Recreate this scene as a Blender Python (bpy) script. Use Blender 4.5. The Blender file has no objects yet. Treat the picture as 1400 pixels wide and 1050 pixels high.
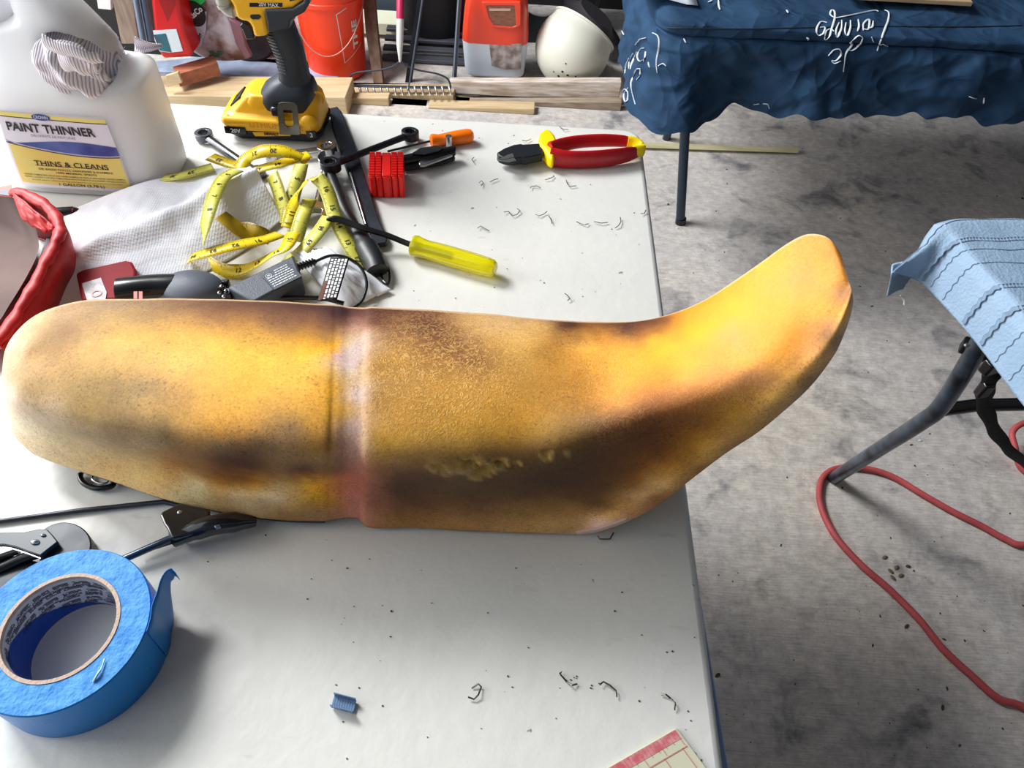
import bpy, bmesh, math, random
import numpy as np
from mathutils import Vector, Matrix, noise
from mathutils.bvhtree import BVHTree
random.seed(7); np.random.seed(7)
C = bpy.context.scene.collection
PI = math.pi

# ------------------------------------------------------------------ camera
YAW, PITCH, ROLL, FPX = math.radians(.02), math.radians(49.08), math.radians(-3.39), 1009.0
CAM = np.array([0, 0, 1.322])
_f = np.array([math.sin(YAW)*math.cos(PITCH), math.cos(YAW)*math.cos(PITCH), -math.sin(PITCH)])
_r0 = np.array([math.cos(YAW), -math.sin(YAW), 0]); _d0 = np.cross(_f, _r0)
_c, _s = math.cos(ROLL), math.sin(ROLL)
_r = _c*_r0 + _s*_d0; _d = -_s*_r0 + _c*_d0
cam = bpy.data.cameras.new('camera'); cam.sensor_fit = 'HORIZONTAL'; cam.sensor_width = 36
cam.lens = FPX/1400*36; cam.clip_start = .02; cam.clip_end = 50
camo = bpy.data.objects.new('camera', cam); C.objects.link(camo)
camo.matrix_world = Matrix(((_r[0], -_d[0], -_f[0], CAM[0]), (_r[1], -_d[1], -_f[1], CAM[1]), (_r[2], -_d[2], -_f[2], CAM[2]), (0, 0, 0, 1)))
bpy.context.scene.camera = camo
# measured points of the photograph turned into places on known planes of the room
def _ray(px, py): return (px-700)/FPX*_r + (py-525)/FPX*_d + _f
TZ = .74
def at(px, py, z=TZ):
    v = _ray(px, py); return Vector(CAM + v*((z-CAM[2])/v[2]))
def aty(px, py, y):
    v = _ray(px, py); return Vector(CAM + v*(y/v[1]))
def proj(p):
    q = np.array(p)-CAM; z = q@_f
    return 700+FPX*(q@_r)/z, 525+FPX*(q@_d)/z

# ------------------------------------------------------------------ light
sc = bpy.context.scene
sc.view_settings.view_transform = 'Standard'; sc.view_settings.look = 'None'
sc.view_settings.gamma = 1; sc.view_settings.use_curve_mapping = False
sc.view_settings.exposure = 0.0
w = bpy.data.worlds.new('daylight'); sc.world = w; w.use_nodes = True
w.node_tree.nodes['Background'].inputs[0].default_value = (.86, .93, 1, 1)
w.node_tree.nodes['Background'].inputs[1].default_value = 1.5
def area(name, loc, target, sx, sy, power, col=(1, 1, 1)):
    l = bpy.data.lights.new(name, 'AREA'); l.shape = 'RECTANGLE'; l.size = sx; l.size_y = sy; l.energy = power; l.color = col
    o = bpy.data.objects.new(name, l); C.objects.link(o); o.location = loc
    o.rotation_euler = (Vector(target)-Vector(loc)).to_track_quat('-Z', 'Y').to_euler()
area('garage_opening_light', (-2.6, .6, 1.75), (0, .45, .74), 1.1, 1.1, 44, (1, .985, .96))
area('overhead_light', (-1.95, 1.95, 2.6), (.4, 1.1, .3), 1.0, .9, 122, (.97, .985, 1))

# ------------------------------------------------------------------ materials
def lin(c): return tuple(((x/255)/12.92 if x/255 <= .04045 else ((x/255+.055)/1.055)**2.4) for x in c)
_mats = {}
def mat(name, rgb, rough=.5, metal=0, var=0, vscale=60, bump=0, bscale=200, rgb2=None, spec=.5, trans=0, sss=0, coat=0, alpha=1, stretch=None, lo=.35, hi=.65, detail=6):
    if name in _mats: return _mats[name]
    m = bpy.data.materials.new(name); m.use_nodes = True; nt = m.node_tree; b = nt.nodes['Principled BSDF']; _mats[name] = m
    c = lin(rgb); b.inputs['Base Color'].default_value = (*c, 1); b.inputs['Roughness'].default_value = rough
    b.inputs['Metallic'].default_value = metal; b.inputs['Specular IOR Level'].default_value = spec
    b.inputs['Transmission Weight'].default_value = trans; b.inputs['Coat Weight'].default_value = coat
    b.inputs['Alpha'].default_value = alpha
    if sss: b.inputs['Subsurface Weight'].default_value = sss; b.inputs['Subsurface Scale'].default_value = .01
    tc = nt.nodes.new('ShaderNodeTexCoord'); src = tc.outputs['Object']
    if stretch:
        mp = nt.nodes.new('ShaderNodeMapping'); mp.inputs['Scale'].default_value = stretch; nt.links.new(src, mp.inputs[0]); src = mp.outputs[0]
    if rgb2 or var:
        n = nt.nodes.new('ShaderNodeTexNoise'); n.inputs['Scale'].default_value = vscale; n.inputs['Detail'].default_value = detail; nt.links.new(src, n.inputs['Vector'])
        r = nt.nodes.new('ShaderNodeValToRGB'); nt.links.new(n.outputs['Fac'], r.inputs[0])
        c2 = lin(rgb2) if rgb2 else tuple(x*(1-var) for x in c)
        r.color_ramp.elements[0].position = lo; r.color_ramp.elements[1].position = hi
        r.color_ramp.elements[0].color = (*c, 1); r.color_ramp.elements[1].color = (*c2, 1); nt.links.new(r.outputs[0], b.inputs['Base Color'])
    if bump:
        n = nt.nodes.new('ShaderNodeTexNoise'); n.inputs['Scale'].default_value = bscale; n.inputs['Detail'].default_value = 5; nt.links.new(src, n.inputs['Vector'])
        bp = nt.nodes.new('ShaderNodeBump'); bp.inputs['Strength'].default_value = bump; bp.inputs['Distance'].default_value = .002
        nt.links.new(n.outputs['Fac'], bp.inputs['Height']); nt.links.new(bp.outputs[0], b.inputs['Normal'])
    return m

# ------------------------------------------------------------------ geometry helpers: every shape is (verts, faces)
def join(*gs):
    V, Fa = [], []
    for v, f in gs:
        o = len(V); V += list(v); Fa += [tuple(i+o for i in q) for q in f]
    return V, Fa
def box(c, s, rz=0, M=None):
    v = [Vector((x*s[0]/2, y*s[1]/2, z*s[2]/2)) for x in (-1, 1) for y in (-1, 1) for z in (-1, 1)]
    R_ = Matrix.Rotation(rz, 3, 'Z') if M is None else M
    v = [R_ @ p + Vector(c) for p in v]
    return v, [(0, 1, 3, 2), (4, 6, 7, 5), (0, 4, 5, 1), (2, 3, 7, 6), (0, 2, 6, 4), (1, 5, 7, 3)]
def smooth_path(pts, n=6, closed=False):
    P = [Vector(p) for p in pts]; L = len(P); out = []
    segs = L if closed else L-1
    for i in range(segs):
        g = (lambda k: P[k % L]) if closed else (lambda k: P[min(max(k, 0), L-1)])
        a, b, c, d = g(i-1), g(i), g(i+1), g(i+2)
        for k in range(n):
            t = k/n
            out.append(.5*((2*b)+(c-a)*t+(2*a-5*b+4*c-d)*t*t+(3*b-a-3*c+d)*t**3))
    if not closed: out.append(P[-1].copy())
    return out
def tube(pts, r, n=10, rv=None, caps=True, up=(0, 0, 1)):
    P = [Vector(p) for p in pts]; L = len(P); V, Fa = [], []
    rr = r if hasattr(r, '__len__') else [r]*L
    rw = rv if hasattr(rv, '__len__') else ([rv]*L if rv else rr)
    U = Vector(up)
    for i, p in enumerate(P):
        t = (P[min(i+1, L-1)]-P[max(i-1, 0)]).normalized()
        s = t.cross(U)
        if s.length < 1e-3: s = t.cross(Vector((1, 0, 0)))
        s.normalize(); u = s.cross(t).normalized()
        for k in range(n):
            a = 2*PI*k/n; V.append(p+s*(math.cos(a)*rr[i])+u*(math.sin(a)*rw[i]))
    for i in range(L-1):
        for k in range(n):
            k2 = (k+1) % n; Fa.append((i*n+k, i*n+k2, (i+1)*n+k2, (i+1)*n+k))
    if caps: Fa.append(tuple(range(n-1, -1, -1))); Fa.append(tuple((L-1)*n+k for k in range(n)))
    return V, Fa
def lathe(prof, n=32, o=(0, 0, 0), axis=(0, 0, 1), caps=False):
    q = Vector((0, 0, 1)).rotation_difference(Vector(axis)); V, Fa = [], []
    for r, z in prof:
        for k in range(n):
            a = 2*PI*k/n; V.append(q @ Vector((r*math.cos(a), r*math.sin(a), z))+Vector(o))
    for i in range(len(prof)-1):
        for k in range(n):
            k2 = (k+1) % n; Fa.append((i*n+k, i*n+k2, (i+1)*n+k2, (i+1)*n+k))
    if caps: Fa.append(tuple(range(n-1, -1, -1))); Fa.append(tuple((len(prof)-1)*n+k for k in range(n)))
    return V, Fa
def loft(rings, closed=True, caps=True):
    n = len(rings[0]); V = [Vector(p) for r in rings for p in r]; Fa = []
    for i in range(len(rings)-1):
        for k in range(n if closed else n-1):
            k2 = (k+1) % n; Fa.append((i*n+k, i*n+k2, (i+1)*n+k2, (i+1)*n+k))
    if caps and closed: Fa.append(tuple(range(n-1, -1, -1))); Fa.append(tuple((len(rings)-1)*n+k for k in range(n)))
    return V, Fa
def prism(outline, ext):
    """closed outline of points, pushed along vector ext"""
    a = [Vector(p) for p in outline]; e = Vector(ext); return loft([a, [p+e for p in a]])
def flat(outline): return [Vector(p) for p in outline], [tuple(range(len(outline)))]
def grid(fn, nu, nv):
    V = [Vector(fn(i/nu, j/nv)) for j in range(nv+1) for i in range(nu+1)]
    return V, [(j*(nu+1)+i, j*(nu+1)+i+1, (j+1)*(nu+1)+i+1, (j+1)*(nu+1)+i) for j in range(nv) for i in range(nu)]
def ellipsoid(c, s, n=16, M=None):
    V, Fa = [], []
    for i in range(n//2+1):
        th = PI*i/(n//2)
        for k in range(n):
            a = 2*PI*k/n; p = Vector((s[0]*math.sin(th)*math.cos(a), s[1]*math.sin(th)*math.sin(a), s[2]*math.cos(th)))
            V.append((M @ p if M else p)+Vector(c))
    for i in range(n//2):
        for k in range(n):
            Fa.append((i*n+k, (i+1)*n+k, (i+1)*n+(k+1) % n, i*n+(k+1) % n))
    return V, Fa
def slab(poly, z0, z1): return prism([(p[0], p[1], z0) for p in poly], (0, 0, z1-z0))
def circ(cx, cy, r, n=24, a0=0, a1=2*PI):
    return [(cx+r*math.cos(a0+(a1-a0)*k/n), cy+r*math.sin(a0+(a1-a0)*k/n)) for k in range(n)]
def text(s, size=1, bold=0, spacing=1):
    cu = bpy.data.curves.new('lettering', 'FONT'); cu.body = s; cu.size = size; cu.offset = bold; cu.space_character = spacing
    cu.align_x = 'CENTER'; cu.align_y = 'CENTER'; cu.resolution_u = 3
    o = bpy.data.objects.new('lettering', cu); me = bpy.data.meshes.new_from_object(o)
    V = [v.co.copy() for v in me.vertices]; Fa = [tuple(p.vertices) for p in me.polygons]
    bpy.data.objects.remove(o); bpy.data.curves.remove(cu); bpy.data.meshes.remove(me)
    return V, Fa
def mapg(g, f): return [Vector(f(v)) for v in g[0]], g[1]
def frame(o, x, y, n=None):
    """map flat (x, y) drawing onto the plane through o spanned by unit x and y"""
    o, x, y = Vector(o), Vector(x).normalized(), Vector(y).normalized(); nn = x.cross(y)
    return lambda v: o+x*v[0]+y*v[1]+nn*v[2]

def thing(name, label, cat, loc, group=None):
    o = bpy.data.objects.new(name, None); C.objects.link(o); o.location = loc; o.empty_display_size = .02
    o['label'] = label; o['category'] = cat
    if group: o['group'] = group
    return o
def root_of(p):
    while p.parent: p = p.parent
    return p.location
def obj(name, g, m, parent=None, smooth=True, bevel=0, seg=2, sub=0, label=None, cat=None, group=None, kind=None, loc=None, solid=0, angle=40):
    V, Fa = g
    if parent is not None: base = root_of(parent)
    elif loc is not None: base = Vector(loc)
    else:
        a = np.array([tuple(v) for v in V]); mn, mx = a.min(0), a.max(0); base = Vector(((mn[0]+mx[0])/2, (mn[1]+mx[1])/2, mn[2]))
    me = bpy.data.meshes.new(name); me.from_pydata([tuple(Vector(v)-base) for v in V], [], Fa); me.validate()
    bm = bmesh.new(); bm.from_mesh(me); bmesh.ops.recalc_face_normals(bm, faces=bm.faces)
    bm.to_mesh(me); bm.free()
    me.materials.append(m)
    if smooth:
        me.polygons.foreach_set('use_smooth', [True]*len(me.polygons)); me.set_sharp_from_angle(angle=math.radians(angle))
    o = bpy.data.objects.new(name, me); C.objects.link(o)
    if parent is not None: o.parent = parent
    else: o.location = base
    if solid: md = o.modifiers.new('s', 'SOLIDIFY'); md.thickness = solid; md.offset = 0
    if bevel: md = o.modifiers.new('b', 'BEVEL'); md.width = bevel; md.segments = seg; md.limit_method = 'ANGLE'; md.angle_limit = math.radians(40); md.harden_normals = False
    if sub: md = o.modifiers.new('u', 'SUBSURF'); md.levels = sub; md.render_levels = sub
    for k, v in (('label', label), ('category', cat), ('group', group), ('kind', kind)):
        if v: o[k] = v
    return o
def nz(p, s, seed=0): return noise.noise(Vector((p[0]*s+seed*7.3, p[1]*s-seed*3.1, (p[2] if len(p) > 2 else 0)*s+seed)))

# common materials
M_black = mat('black plastic', (22, 24, 28), .42, bump=.1, bscale=900)
M_gloss = mat('glossy black', (14, 15, 18), .22)
M_steel = mat('chrome steel', (200, 200, 200), .22, .95, var=.3, vscale=40)
M_dsteel = mat('dark steel', (62, 64, 70), .38, .7, var=.4, vscale=60, bump=.1, bscale=300)
M_rubber = mat('blue black rubber', (38, 46, 58), .5, bump=.15, bscale=1200)
M_white_print = mat('white print', (225, 225, 225), .6)
M_black_print = mat('black print', (20, 18, 20), .6)
M_grey_print = mat('grey print', (120, 110, 125), .6)

# ------------------------------------------------------------------ setting
def concrete():
    m = bpy.data.materials.new('worn concrete'); m.use_nodes = True; nt = m.node_tree; b = nt.nodes['Principled BSDF']
    tc = nt.nodes.new('ShaderNodeTexCoord')
    def N(scale, detail=8, rough=.6, stretch=None, dist=0):
        n = nt.nodes.new('ShaderNodeTexNoise'); n.inputs['Scale'].default_value = scale; n.inputs['Detail'].default_value = detail
        n.inputs['Roughness'].default_value = rough; n.inputs['Distortion'].default_value = dist
        if stretch:
            mp = nt.nodes.new('ShaderNodeMapping'); mp.inputs['Scale'].default_value = stretch; nt.links.new(tc.outputs['Object'], mp.inputs[0]); nt.links.new(mp.outputs[0], n.inputs['Vector'])
        else: nt.links.new(tc.outputs['Object'], n.inputs['Vector'])
        return n.outputs['Fac']
    def ramp(src, *stops):
        r = nt.nodes.new('ShaderNodeValToRGB'); nt.links.new(src, r.inputs[0]); e = r.color_ramp.elements
        e[0].position, e[0].color = stops[0][0], (*lin(stops[0][1]), 1); e[1].position, e[1].color = stops[-1][0], (*lin(stops[-1][1]), 1)
        for p, c in stops[1:-1]: q = e.new(p); q.color = (*lin(c), 1)
        return r.outputs[0]
    def mul(a, c, f=1):
        x = nt.nodes.new('ShaderNodeMixRGB'); x.blend_type = 'MULTIPLY'; x.inputs[0].default_value = f; nt.links.new(a, x.inputs[1]); nt.links.new(c, x.inputs[2]); return x.outputs[0]
    base = ramp(N(2.2, 6), (.3, (196, 192, 190)), (.5, (220, 214, 208)), (.7, (234, 224, 210)))
    fine = ramp(N(38, 10, .75), (.32, (208, 207, 208)), (.62, (255, 255, 255)))
    spots = ramp(N(7, 5, .6, dist=.6), (.30, (165, 168, 176)), (.45, (255, 255, 255)))
    lines = ramp(N(60, 4, .6, (.35, 6, 1)), (.3, (226, 224, 223)), (.6, (255, 255, 255)))
    grit = ramp(N(160, 3, .6), (.27, (70, 66, 60)), (.34, (255, 255, 255)))
    c = mul(mul(mul(mul(base, fine), spots), lines), grit, .8)
    nt.links.new(c, b.inputs['Base Color']); b.inputs['Roughness'].default_value = .75; b.inputs['Specular IOR Level'].default_value = .3
    bp = nt.nodes.new('ShaderNodeBump'); bp.inputs['Strength'].default_value = .35; bp.inputs['Distance'].default_value = .003
    nt.links.new(N(70, 8, .7), bp.inputs['Height']); nt.links.new(bp.outputs[0], b.inputs['Normal'])
    return m
obj('floor', box((0, 1.2, -.05), (9, 6.4, .1)), concrete(), smooth=False, kind='structure')
obj('wall_back', box((0, 3.35, 1.3), (7, .1, 2.6)), mat('dark siding', (34, 34, 36), .85, var=.4, vscale=5), smooth=False, kind='structure')

M_wall = mat('unfinished garage wall', (108, 110, 116), .9, var=.3, vscale=6)
obj('ceiling', box((.9, 1.1, 2.85), (4.4, 4.7, .1)), M_wall, smooth=False, kind='structure')
obj('added_low_wall', box((-1.6, .25, .40), (.1, 2.9, .80)), M_wall, smooth=False, kind='structure')  # unseen low wall added to stop light passing under the table
obj('wall_right', box((3.0, 1.1, 1.3), (.1, 4.6, 2.6)), M_wall, smooth=False, kind='structure')
obj('wall_front', box((.8, -1.2, 1.3), (4.5, .1, 2.6)), M_wall, smooth=False, kind='structure')
# ------------------------------------------------------------------ main table
def rrect(x0, x1, y0, y1, r, n=8):
    out = []
    for cx, cy, a in ((x1-r, y1-r, 0), (x0+r, y1-r, PI/2), (x0+r, y0+r, PI), (x1-r, y0+r, 1.5*PI)):
        out += [(cx+r*math.cos(a+PI/2*k/n), cy+r*math.sin(a+PI/2*k/n)) for k in range(n+1)]
    return out
def vinyl():
    m = mat('off white vinyl', (226, 224, 216), .42, rgb2=(214, 213, 207), vscale=5, bump=.25, bscale=70)
    nt = m.node_tree; b = nt.nodes['Principled BSDF']; src = b.inputs['Base Color'].links[0].from_socket
    tc = nt.nodes['Texture Coordinate']
    for sc_, lo, hi, col, st in ((70, .245, .26, (150, 142, 132), (1, 1, 1)), (24, .27, .33, (212, 209, 202), (1, 3.2, 1))):
        mp = nt.nodes.new('ShaderNodeMapping'); mp.inputs['Scale'].default_value = st; nt.links.new(tc.outputs['Object'], mp.inputs[0])
        n = nt.nodes.new('ShaderNodeTexNoise'); n.inputs['Scale'].default_value = sc_; n.inputs['Detail'].default_value = 3; nt.links.new(mp.outputs[0], n.inputs['Vector'])
        r = nt.nodes.new('ShaderNodeValToRGB'); r.color_ramp.elements[0].position = lo; r.color_ramp.elements[1].position = hi; nt.links.new(n.outputs['Fac'], r.inputs[0])
        x = nt.nodes.new('ShaderNodeMixRGB'); nt.links.new(r.outputs[0], x.inputs[0]); x.inputs[1].default_value = (*lin(col), 1); nt.links.new(src, x.inputs[2]); src = x.outputs[0]
    nt.links.new(src, b.inputs['Base Color']); return m
tbl = thing('folding_table', 'long folding table with off-white vinyl top holding the foam seat and tools', 'table', (-.5, .4, 0))
TX0, TX1, TY0, TY1 = -1.25, .171, -.35, 1.026
obj('tabletop', slab(rrect(TX0, TX1, TY0, TY1, .028), TZ-.022, TZ), vinyl(), tbl, bevel=.007, seg=4)
M_rim = mat('pale blue painted metal rim', (150, 172, 205), .35, .3)
obj('metal_rim', join(
    loft([[Vector((x, y, z)) for x, z in ((TX1-.03, TZ-.04), (TX1+o, TZ-.04), (TX1+o, TZ-.026), (TX1-.03, TZ-.026))] for y, o in ((TY0+.02, .020), (.12, .012), (.3, .006), (.55, .003), (TY1-.02, .002))]),
    box((-.54, TY1-.012, TZ-.033), (1.36, .02, .014)), box((-.54, TY0+.012, TZ-.033), (1.36, .02, .014)), box((TX0+.012, .34, TZ-.033), (.02, 1.33, .014))), M_rim, tbl, bevel=.0015)
for x in (-1.1, .02):
    for y in (-.2, .88):
        obj('leg', tube([(x, y, 0), (x, y, TZ-.03)], .0127, 12), M_dsteel, tbl)

# ------------------------------------------------------------------ motorcycle seat
# stations: far edge F, crown C, near ridge R, lower side S, near bottom N; (px, py, 'z'|'y', value)
ST = [
 ((3,508),(2.5,518),(2.5,530),(3,540),(3.5,552), .800,.812,.812,.806,.795, 0),
 ((9,476),(10,505),(12,535),(9,556),(9,577), .825,.846,.838,.815,.788, 0),
 ((25,451),(28,500),(34,548),(28,575),(24,602), .842,.862,.852,.815,.780, 0),
 ((56,428),(62,495),(75,561),(64,593),(55,624), .854,.872,.860,.815,.774, 0),
 ((102,413),(115,490),(128,577),(118,609),(105,642), .858,.878,.862,.812,.768, 0),
 ((152,409),(168,490),(182,588),(174,624),(165,662), .860,.881,.863,.808,.764, 0),
 ((205,408),(220,490),(236,598),(232,640),(228,683), .861,.883,.864,.805,.760, 0),
 ((300,409),(304,495),(308,608),(305,655),(302,700), .861,.884,.864,.803,.756, 0),
 ((385,412),(384,500),(382,614),(382,664),(382,711.5), .861,.884,.864,.800,.752, 0),
 ((446,416),(442,505),(438,617),(438,668),(438,713), .861,.884,.864,.798,.750, 0),
 ((463,417.5),(460,505),(455,618),(455,668),(455,711), .860,.8825,.862,.797,.749, 0),
 ((497,419),(490,505),(487,618),(487,668),(487,709.5), .860,.8825,.862,.797,.748, 0),
 ((512,419.5),(508,508),(505,620),(505,672),(506,720.5), .861,.884,.864,.798,.745, 0),
 ((565,422),(563,512),(560,624),(560,676),(562,722), .861,.885,.865,.798,.744, 0),
 ((650,428),(645,520),(642,628),(644,680),(648,726), .863,.886,.865,.800,.744, 0),
 ((730,435),(720,525),(716,627),(722,684),(730,728.5), .866,.887,.865,.800,.744, 0),
 ((790,439),(778,525),(768,614),(785,692),(800,728.5), .472,.380,.325,.331,.331, 1),
 ((835,440.5),(828,520),(822,597),(842,695),(856,714), .468,.383,.329,.332,.334, 1),
 ((880,437.5),(880,505),(884,575),(890,668),(906,686), .463,.386,.334,.333,.336, 1),
 ((920,428),(925,490),(934,556),(936,636),(950,652), .459,.390,.340,.335,.339, 1),
 ((960,411),(968,470),(980,535),(984,602),(996,618), .455,.394,.347,.337,.342, 1),
 ((1000,387),(1010,450),(1022,510),(1028,570),(1040,587), .451,.397,.355,.340,.346, 1),
 ((1040,359),(1050,425),(1062,482),(1070,535),(1082,553), .447,.400,.363,.344,.350, 1),
 ((1072,336),(1085,400),(1098,455),(1106,502),(1116,520), .443,.402,.371,.350,.355, 1),
 ((1098,322),(1115,385),(1128,430),(1134,468),(1142,485), .438,.402,.375,.357,.361, 1),
 ((1119,320.5),(1134,370),(1145,410),(1150,438),(1156,452), .430,.402,.380,.364,.367, 1),
 ((1136,328),(1147,362),(1156,394),(1160,414),(1164,426), .422,.402,.386,.372,.375, 1),
 ((1150,347),(1155,366),(1161,386),(1165,400),(1167,410), .412,.400,.390,.380,.382, 1),
]
def seat_ring(st):
    pts = []
    for i in range(5):
        q = st[i]; v = st[5+i]
        pts.append(aty(*q, v) if st[10] else at(*q, v))
    F_, C_, R_, S_, N_ = pts
    h = max((C_-N_).length, 1e-4)
    inner = (F_-N_)
    back = F_*.0+Vector((0, 0, 0))
    t = inner*.04
    th = min(.05, .55*inner.length)           # the underside of the nose is shallow, the body deep
    drop = N_-R_; drop = drop.normalized()*min(drop.length, .115)
    B_ = F_+drop*.55+inner.normalized()*.004      # far side, half way down
    D_ = F_+drop*.97+inner.normalized()*.002
    U_ = N_+inner*.06-Vector((0, 0, .0015))
    W_ = D_-inner*.05
    return [F_, C_, R_, S_, N_, U_, W_, D_, B_]
rings = [seat_ring(s) for s in ST]
NSUB = 12
cols = [smooth_path([r[k] for r in rings], NSUB) for k in range(9)]
dense = []
for i in range(len(cols[0])):
    ctl = [cols[k][i] for k in range(9)]
    ring = []
    L = len(ctl)
    sub = [18, 18, 12, 9, 3, 3, 3, 4, 6]
    for k in range(L):
        a, b, c, d = ctl[(k-1) % L], ctl[k], ctl[(k+1) % L], ctl[(k+2) % L]
        for j in range(sub[k]):
            t = j/sub[k]
            # centripetal-ish: limit tangents by the segment length
            seg = (c-b).length
            m0 = (c-a); m1 = (d-b)
            if m0.length > 1e-9: m0 = m0.normalized()*min(m0.length/2, seg)
            if m1.length > 1e-9: m1 = m1.normalized()*min(m1.length/2, seg)
            ring.append((2*t**3-3*t*t+1)*b+(t**3-2*t*t+t)*m0+(-2*t**3+3*t*t)*c+(t**3-t*t)*m1)
    dense.append(ring)
NR = len(dense[0])
def smo(a, b, x):
    t = min(max((x-a)/(b-a), 0), 1); return t*t*(3-2*t)
# gouges torn in the near side, groove of the old seat strap
GOUGES = [(600,641,13,5,20),(620,640,9,4,-10),(641,635,16,7,-20),(660,645,16,7,-18),(683,634,11,6,-10),(702,634,9,4,0),(748,623,8,4.5,-20),(776,623,5,3,0)]
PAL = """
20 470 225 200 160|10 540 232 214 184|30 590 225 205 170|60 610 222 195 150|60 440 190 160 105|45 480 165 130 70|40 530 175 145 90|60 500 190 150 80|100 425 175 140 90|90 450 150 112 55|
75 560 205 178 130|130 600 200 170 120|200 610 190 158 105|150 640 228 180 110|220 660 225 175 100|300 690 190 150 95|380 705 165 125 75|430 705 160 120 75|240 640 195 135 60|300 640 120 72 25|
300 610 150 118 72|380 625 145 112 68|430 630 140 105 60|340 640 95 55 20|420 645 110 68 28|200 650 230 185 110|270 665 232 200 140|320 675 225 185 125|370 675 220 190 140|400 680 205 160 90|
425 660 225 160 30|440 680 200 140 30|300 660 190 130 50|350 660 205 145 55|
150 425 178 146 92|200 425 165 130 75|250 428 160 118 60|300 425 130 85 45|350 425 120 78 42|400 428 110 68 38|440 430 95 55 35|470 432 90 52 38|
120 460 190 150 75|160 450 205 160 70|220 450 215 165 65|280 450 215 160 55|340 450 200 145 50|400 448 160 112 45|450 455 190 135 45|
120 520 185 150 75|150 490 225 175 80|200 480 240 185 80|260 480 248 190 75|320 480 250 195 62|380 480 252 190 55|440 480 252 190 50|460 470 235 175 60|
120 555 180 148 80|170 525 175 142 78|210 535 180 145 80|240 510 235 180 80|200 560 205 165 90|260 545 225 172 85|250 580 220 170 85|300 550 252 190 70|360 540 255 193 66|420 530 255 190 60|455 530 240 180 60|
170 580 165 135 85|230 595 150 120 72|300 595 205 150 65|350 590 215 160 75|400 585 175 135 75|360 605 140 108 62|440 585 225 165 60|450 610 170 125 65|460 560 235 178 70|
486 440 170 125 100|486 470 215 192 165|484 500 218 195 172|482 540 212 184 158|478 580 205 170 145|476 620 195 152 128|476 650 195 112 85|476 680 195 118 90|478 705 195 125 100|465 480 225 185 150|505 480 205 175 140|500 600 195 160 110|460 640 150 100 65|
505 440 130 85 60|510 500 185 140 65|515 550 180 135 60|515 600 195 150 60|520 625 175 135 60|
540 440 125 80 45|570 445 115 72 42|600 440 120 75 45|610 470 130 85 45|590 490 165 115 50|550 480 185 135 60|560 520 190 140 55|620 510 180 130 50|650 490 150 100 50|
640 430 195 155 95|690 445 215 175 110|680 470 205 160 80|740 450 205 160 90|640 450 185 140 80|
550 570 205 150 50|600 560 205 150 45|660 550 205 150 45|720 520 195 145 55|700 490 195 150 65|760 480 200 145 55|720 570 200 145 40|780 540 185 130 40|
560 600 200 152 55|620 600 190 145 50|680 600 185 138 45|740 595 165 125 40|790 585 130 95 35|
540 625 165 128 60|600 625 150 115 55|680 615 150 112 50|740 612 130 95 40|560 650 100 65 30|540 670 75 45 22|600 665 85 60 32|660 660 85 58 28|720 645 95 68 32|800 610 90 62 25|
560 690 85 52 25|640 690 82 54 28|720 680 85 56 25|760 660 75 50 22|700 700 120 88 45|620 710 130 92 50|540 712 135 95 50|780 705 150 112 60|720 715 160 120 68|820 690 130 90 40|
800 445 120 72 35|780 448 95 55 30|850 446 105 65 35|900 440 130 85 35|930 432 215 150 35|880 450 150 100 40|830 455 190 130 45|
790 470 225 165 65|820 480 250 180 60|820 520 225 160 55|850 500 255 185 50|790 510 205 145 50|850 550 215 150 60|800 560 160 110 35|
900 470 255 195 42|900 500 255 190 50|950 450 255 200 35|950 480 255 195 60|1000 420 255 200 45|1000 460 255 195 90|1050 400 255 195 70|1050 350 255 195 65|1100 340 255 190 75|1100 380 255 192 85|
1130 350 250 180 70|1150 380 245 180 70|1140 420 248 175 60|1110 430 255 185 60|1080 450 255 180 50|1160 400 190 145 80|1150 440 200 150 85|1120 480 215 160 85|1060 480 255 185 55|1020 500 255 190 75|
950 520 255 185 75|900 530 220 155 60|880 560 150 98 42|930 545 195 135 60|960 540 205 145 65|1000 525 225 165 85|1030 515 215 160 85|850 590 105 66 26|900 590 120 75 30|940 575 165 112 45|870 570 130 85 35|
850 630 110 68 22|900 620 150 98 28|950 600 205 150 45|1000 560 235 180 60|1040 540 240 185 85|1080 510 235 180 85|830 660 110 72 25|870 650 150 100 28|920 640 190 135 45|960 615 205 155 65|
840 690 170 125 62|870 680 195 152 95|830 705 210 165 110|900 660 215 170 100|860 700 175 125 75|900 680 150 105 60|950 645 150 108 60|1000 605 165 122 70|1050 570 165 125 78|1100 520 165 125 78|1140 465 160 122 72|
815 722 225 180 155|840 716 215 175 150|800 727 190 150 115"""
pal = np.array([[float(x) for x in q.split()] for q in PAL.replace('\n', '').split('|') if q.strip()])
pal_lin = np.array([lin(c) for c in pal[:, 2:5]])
seat = thing('motorcycle_seat', 'stripped yellow foam motorcycle seat with brown stains and upswept nose', 'motorcycle seat', (-.1, .4, TZ))
V = [p.copy() for r in dense for p in r]
Vn = np.array([tuple(p) for p in V]); q = Vn-CAM; zz = q@_f
PXY = np.stack([700+FPX*(q@_r)/zz, 525+FPX*(q@_d)/zz], 1)
ringi = np.arange(len(Vn)) % NR
vis = ringi < 60                                             # far edge .. near bottom
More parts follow.
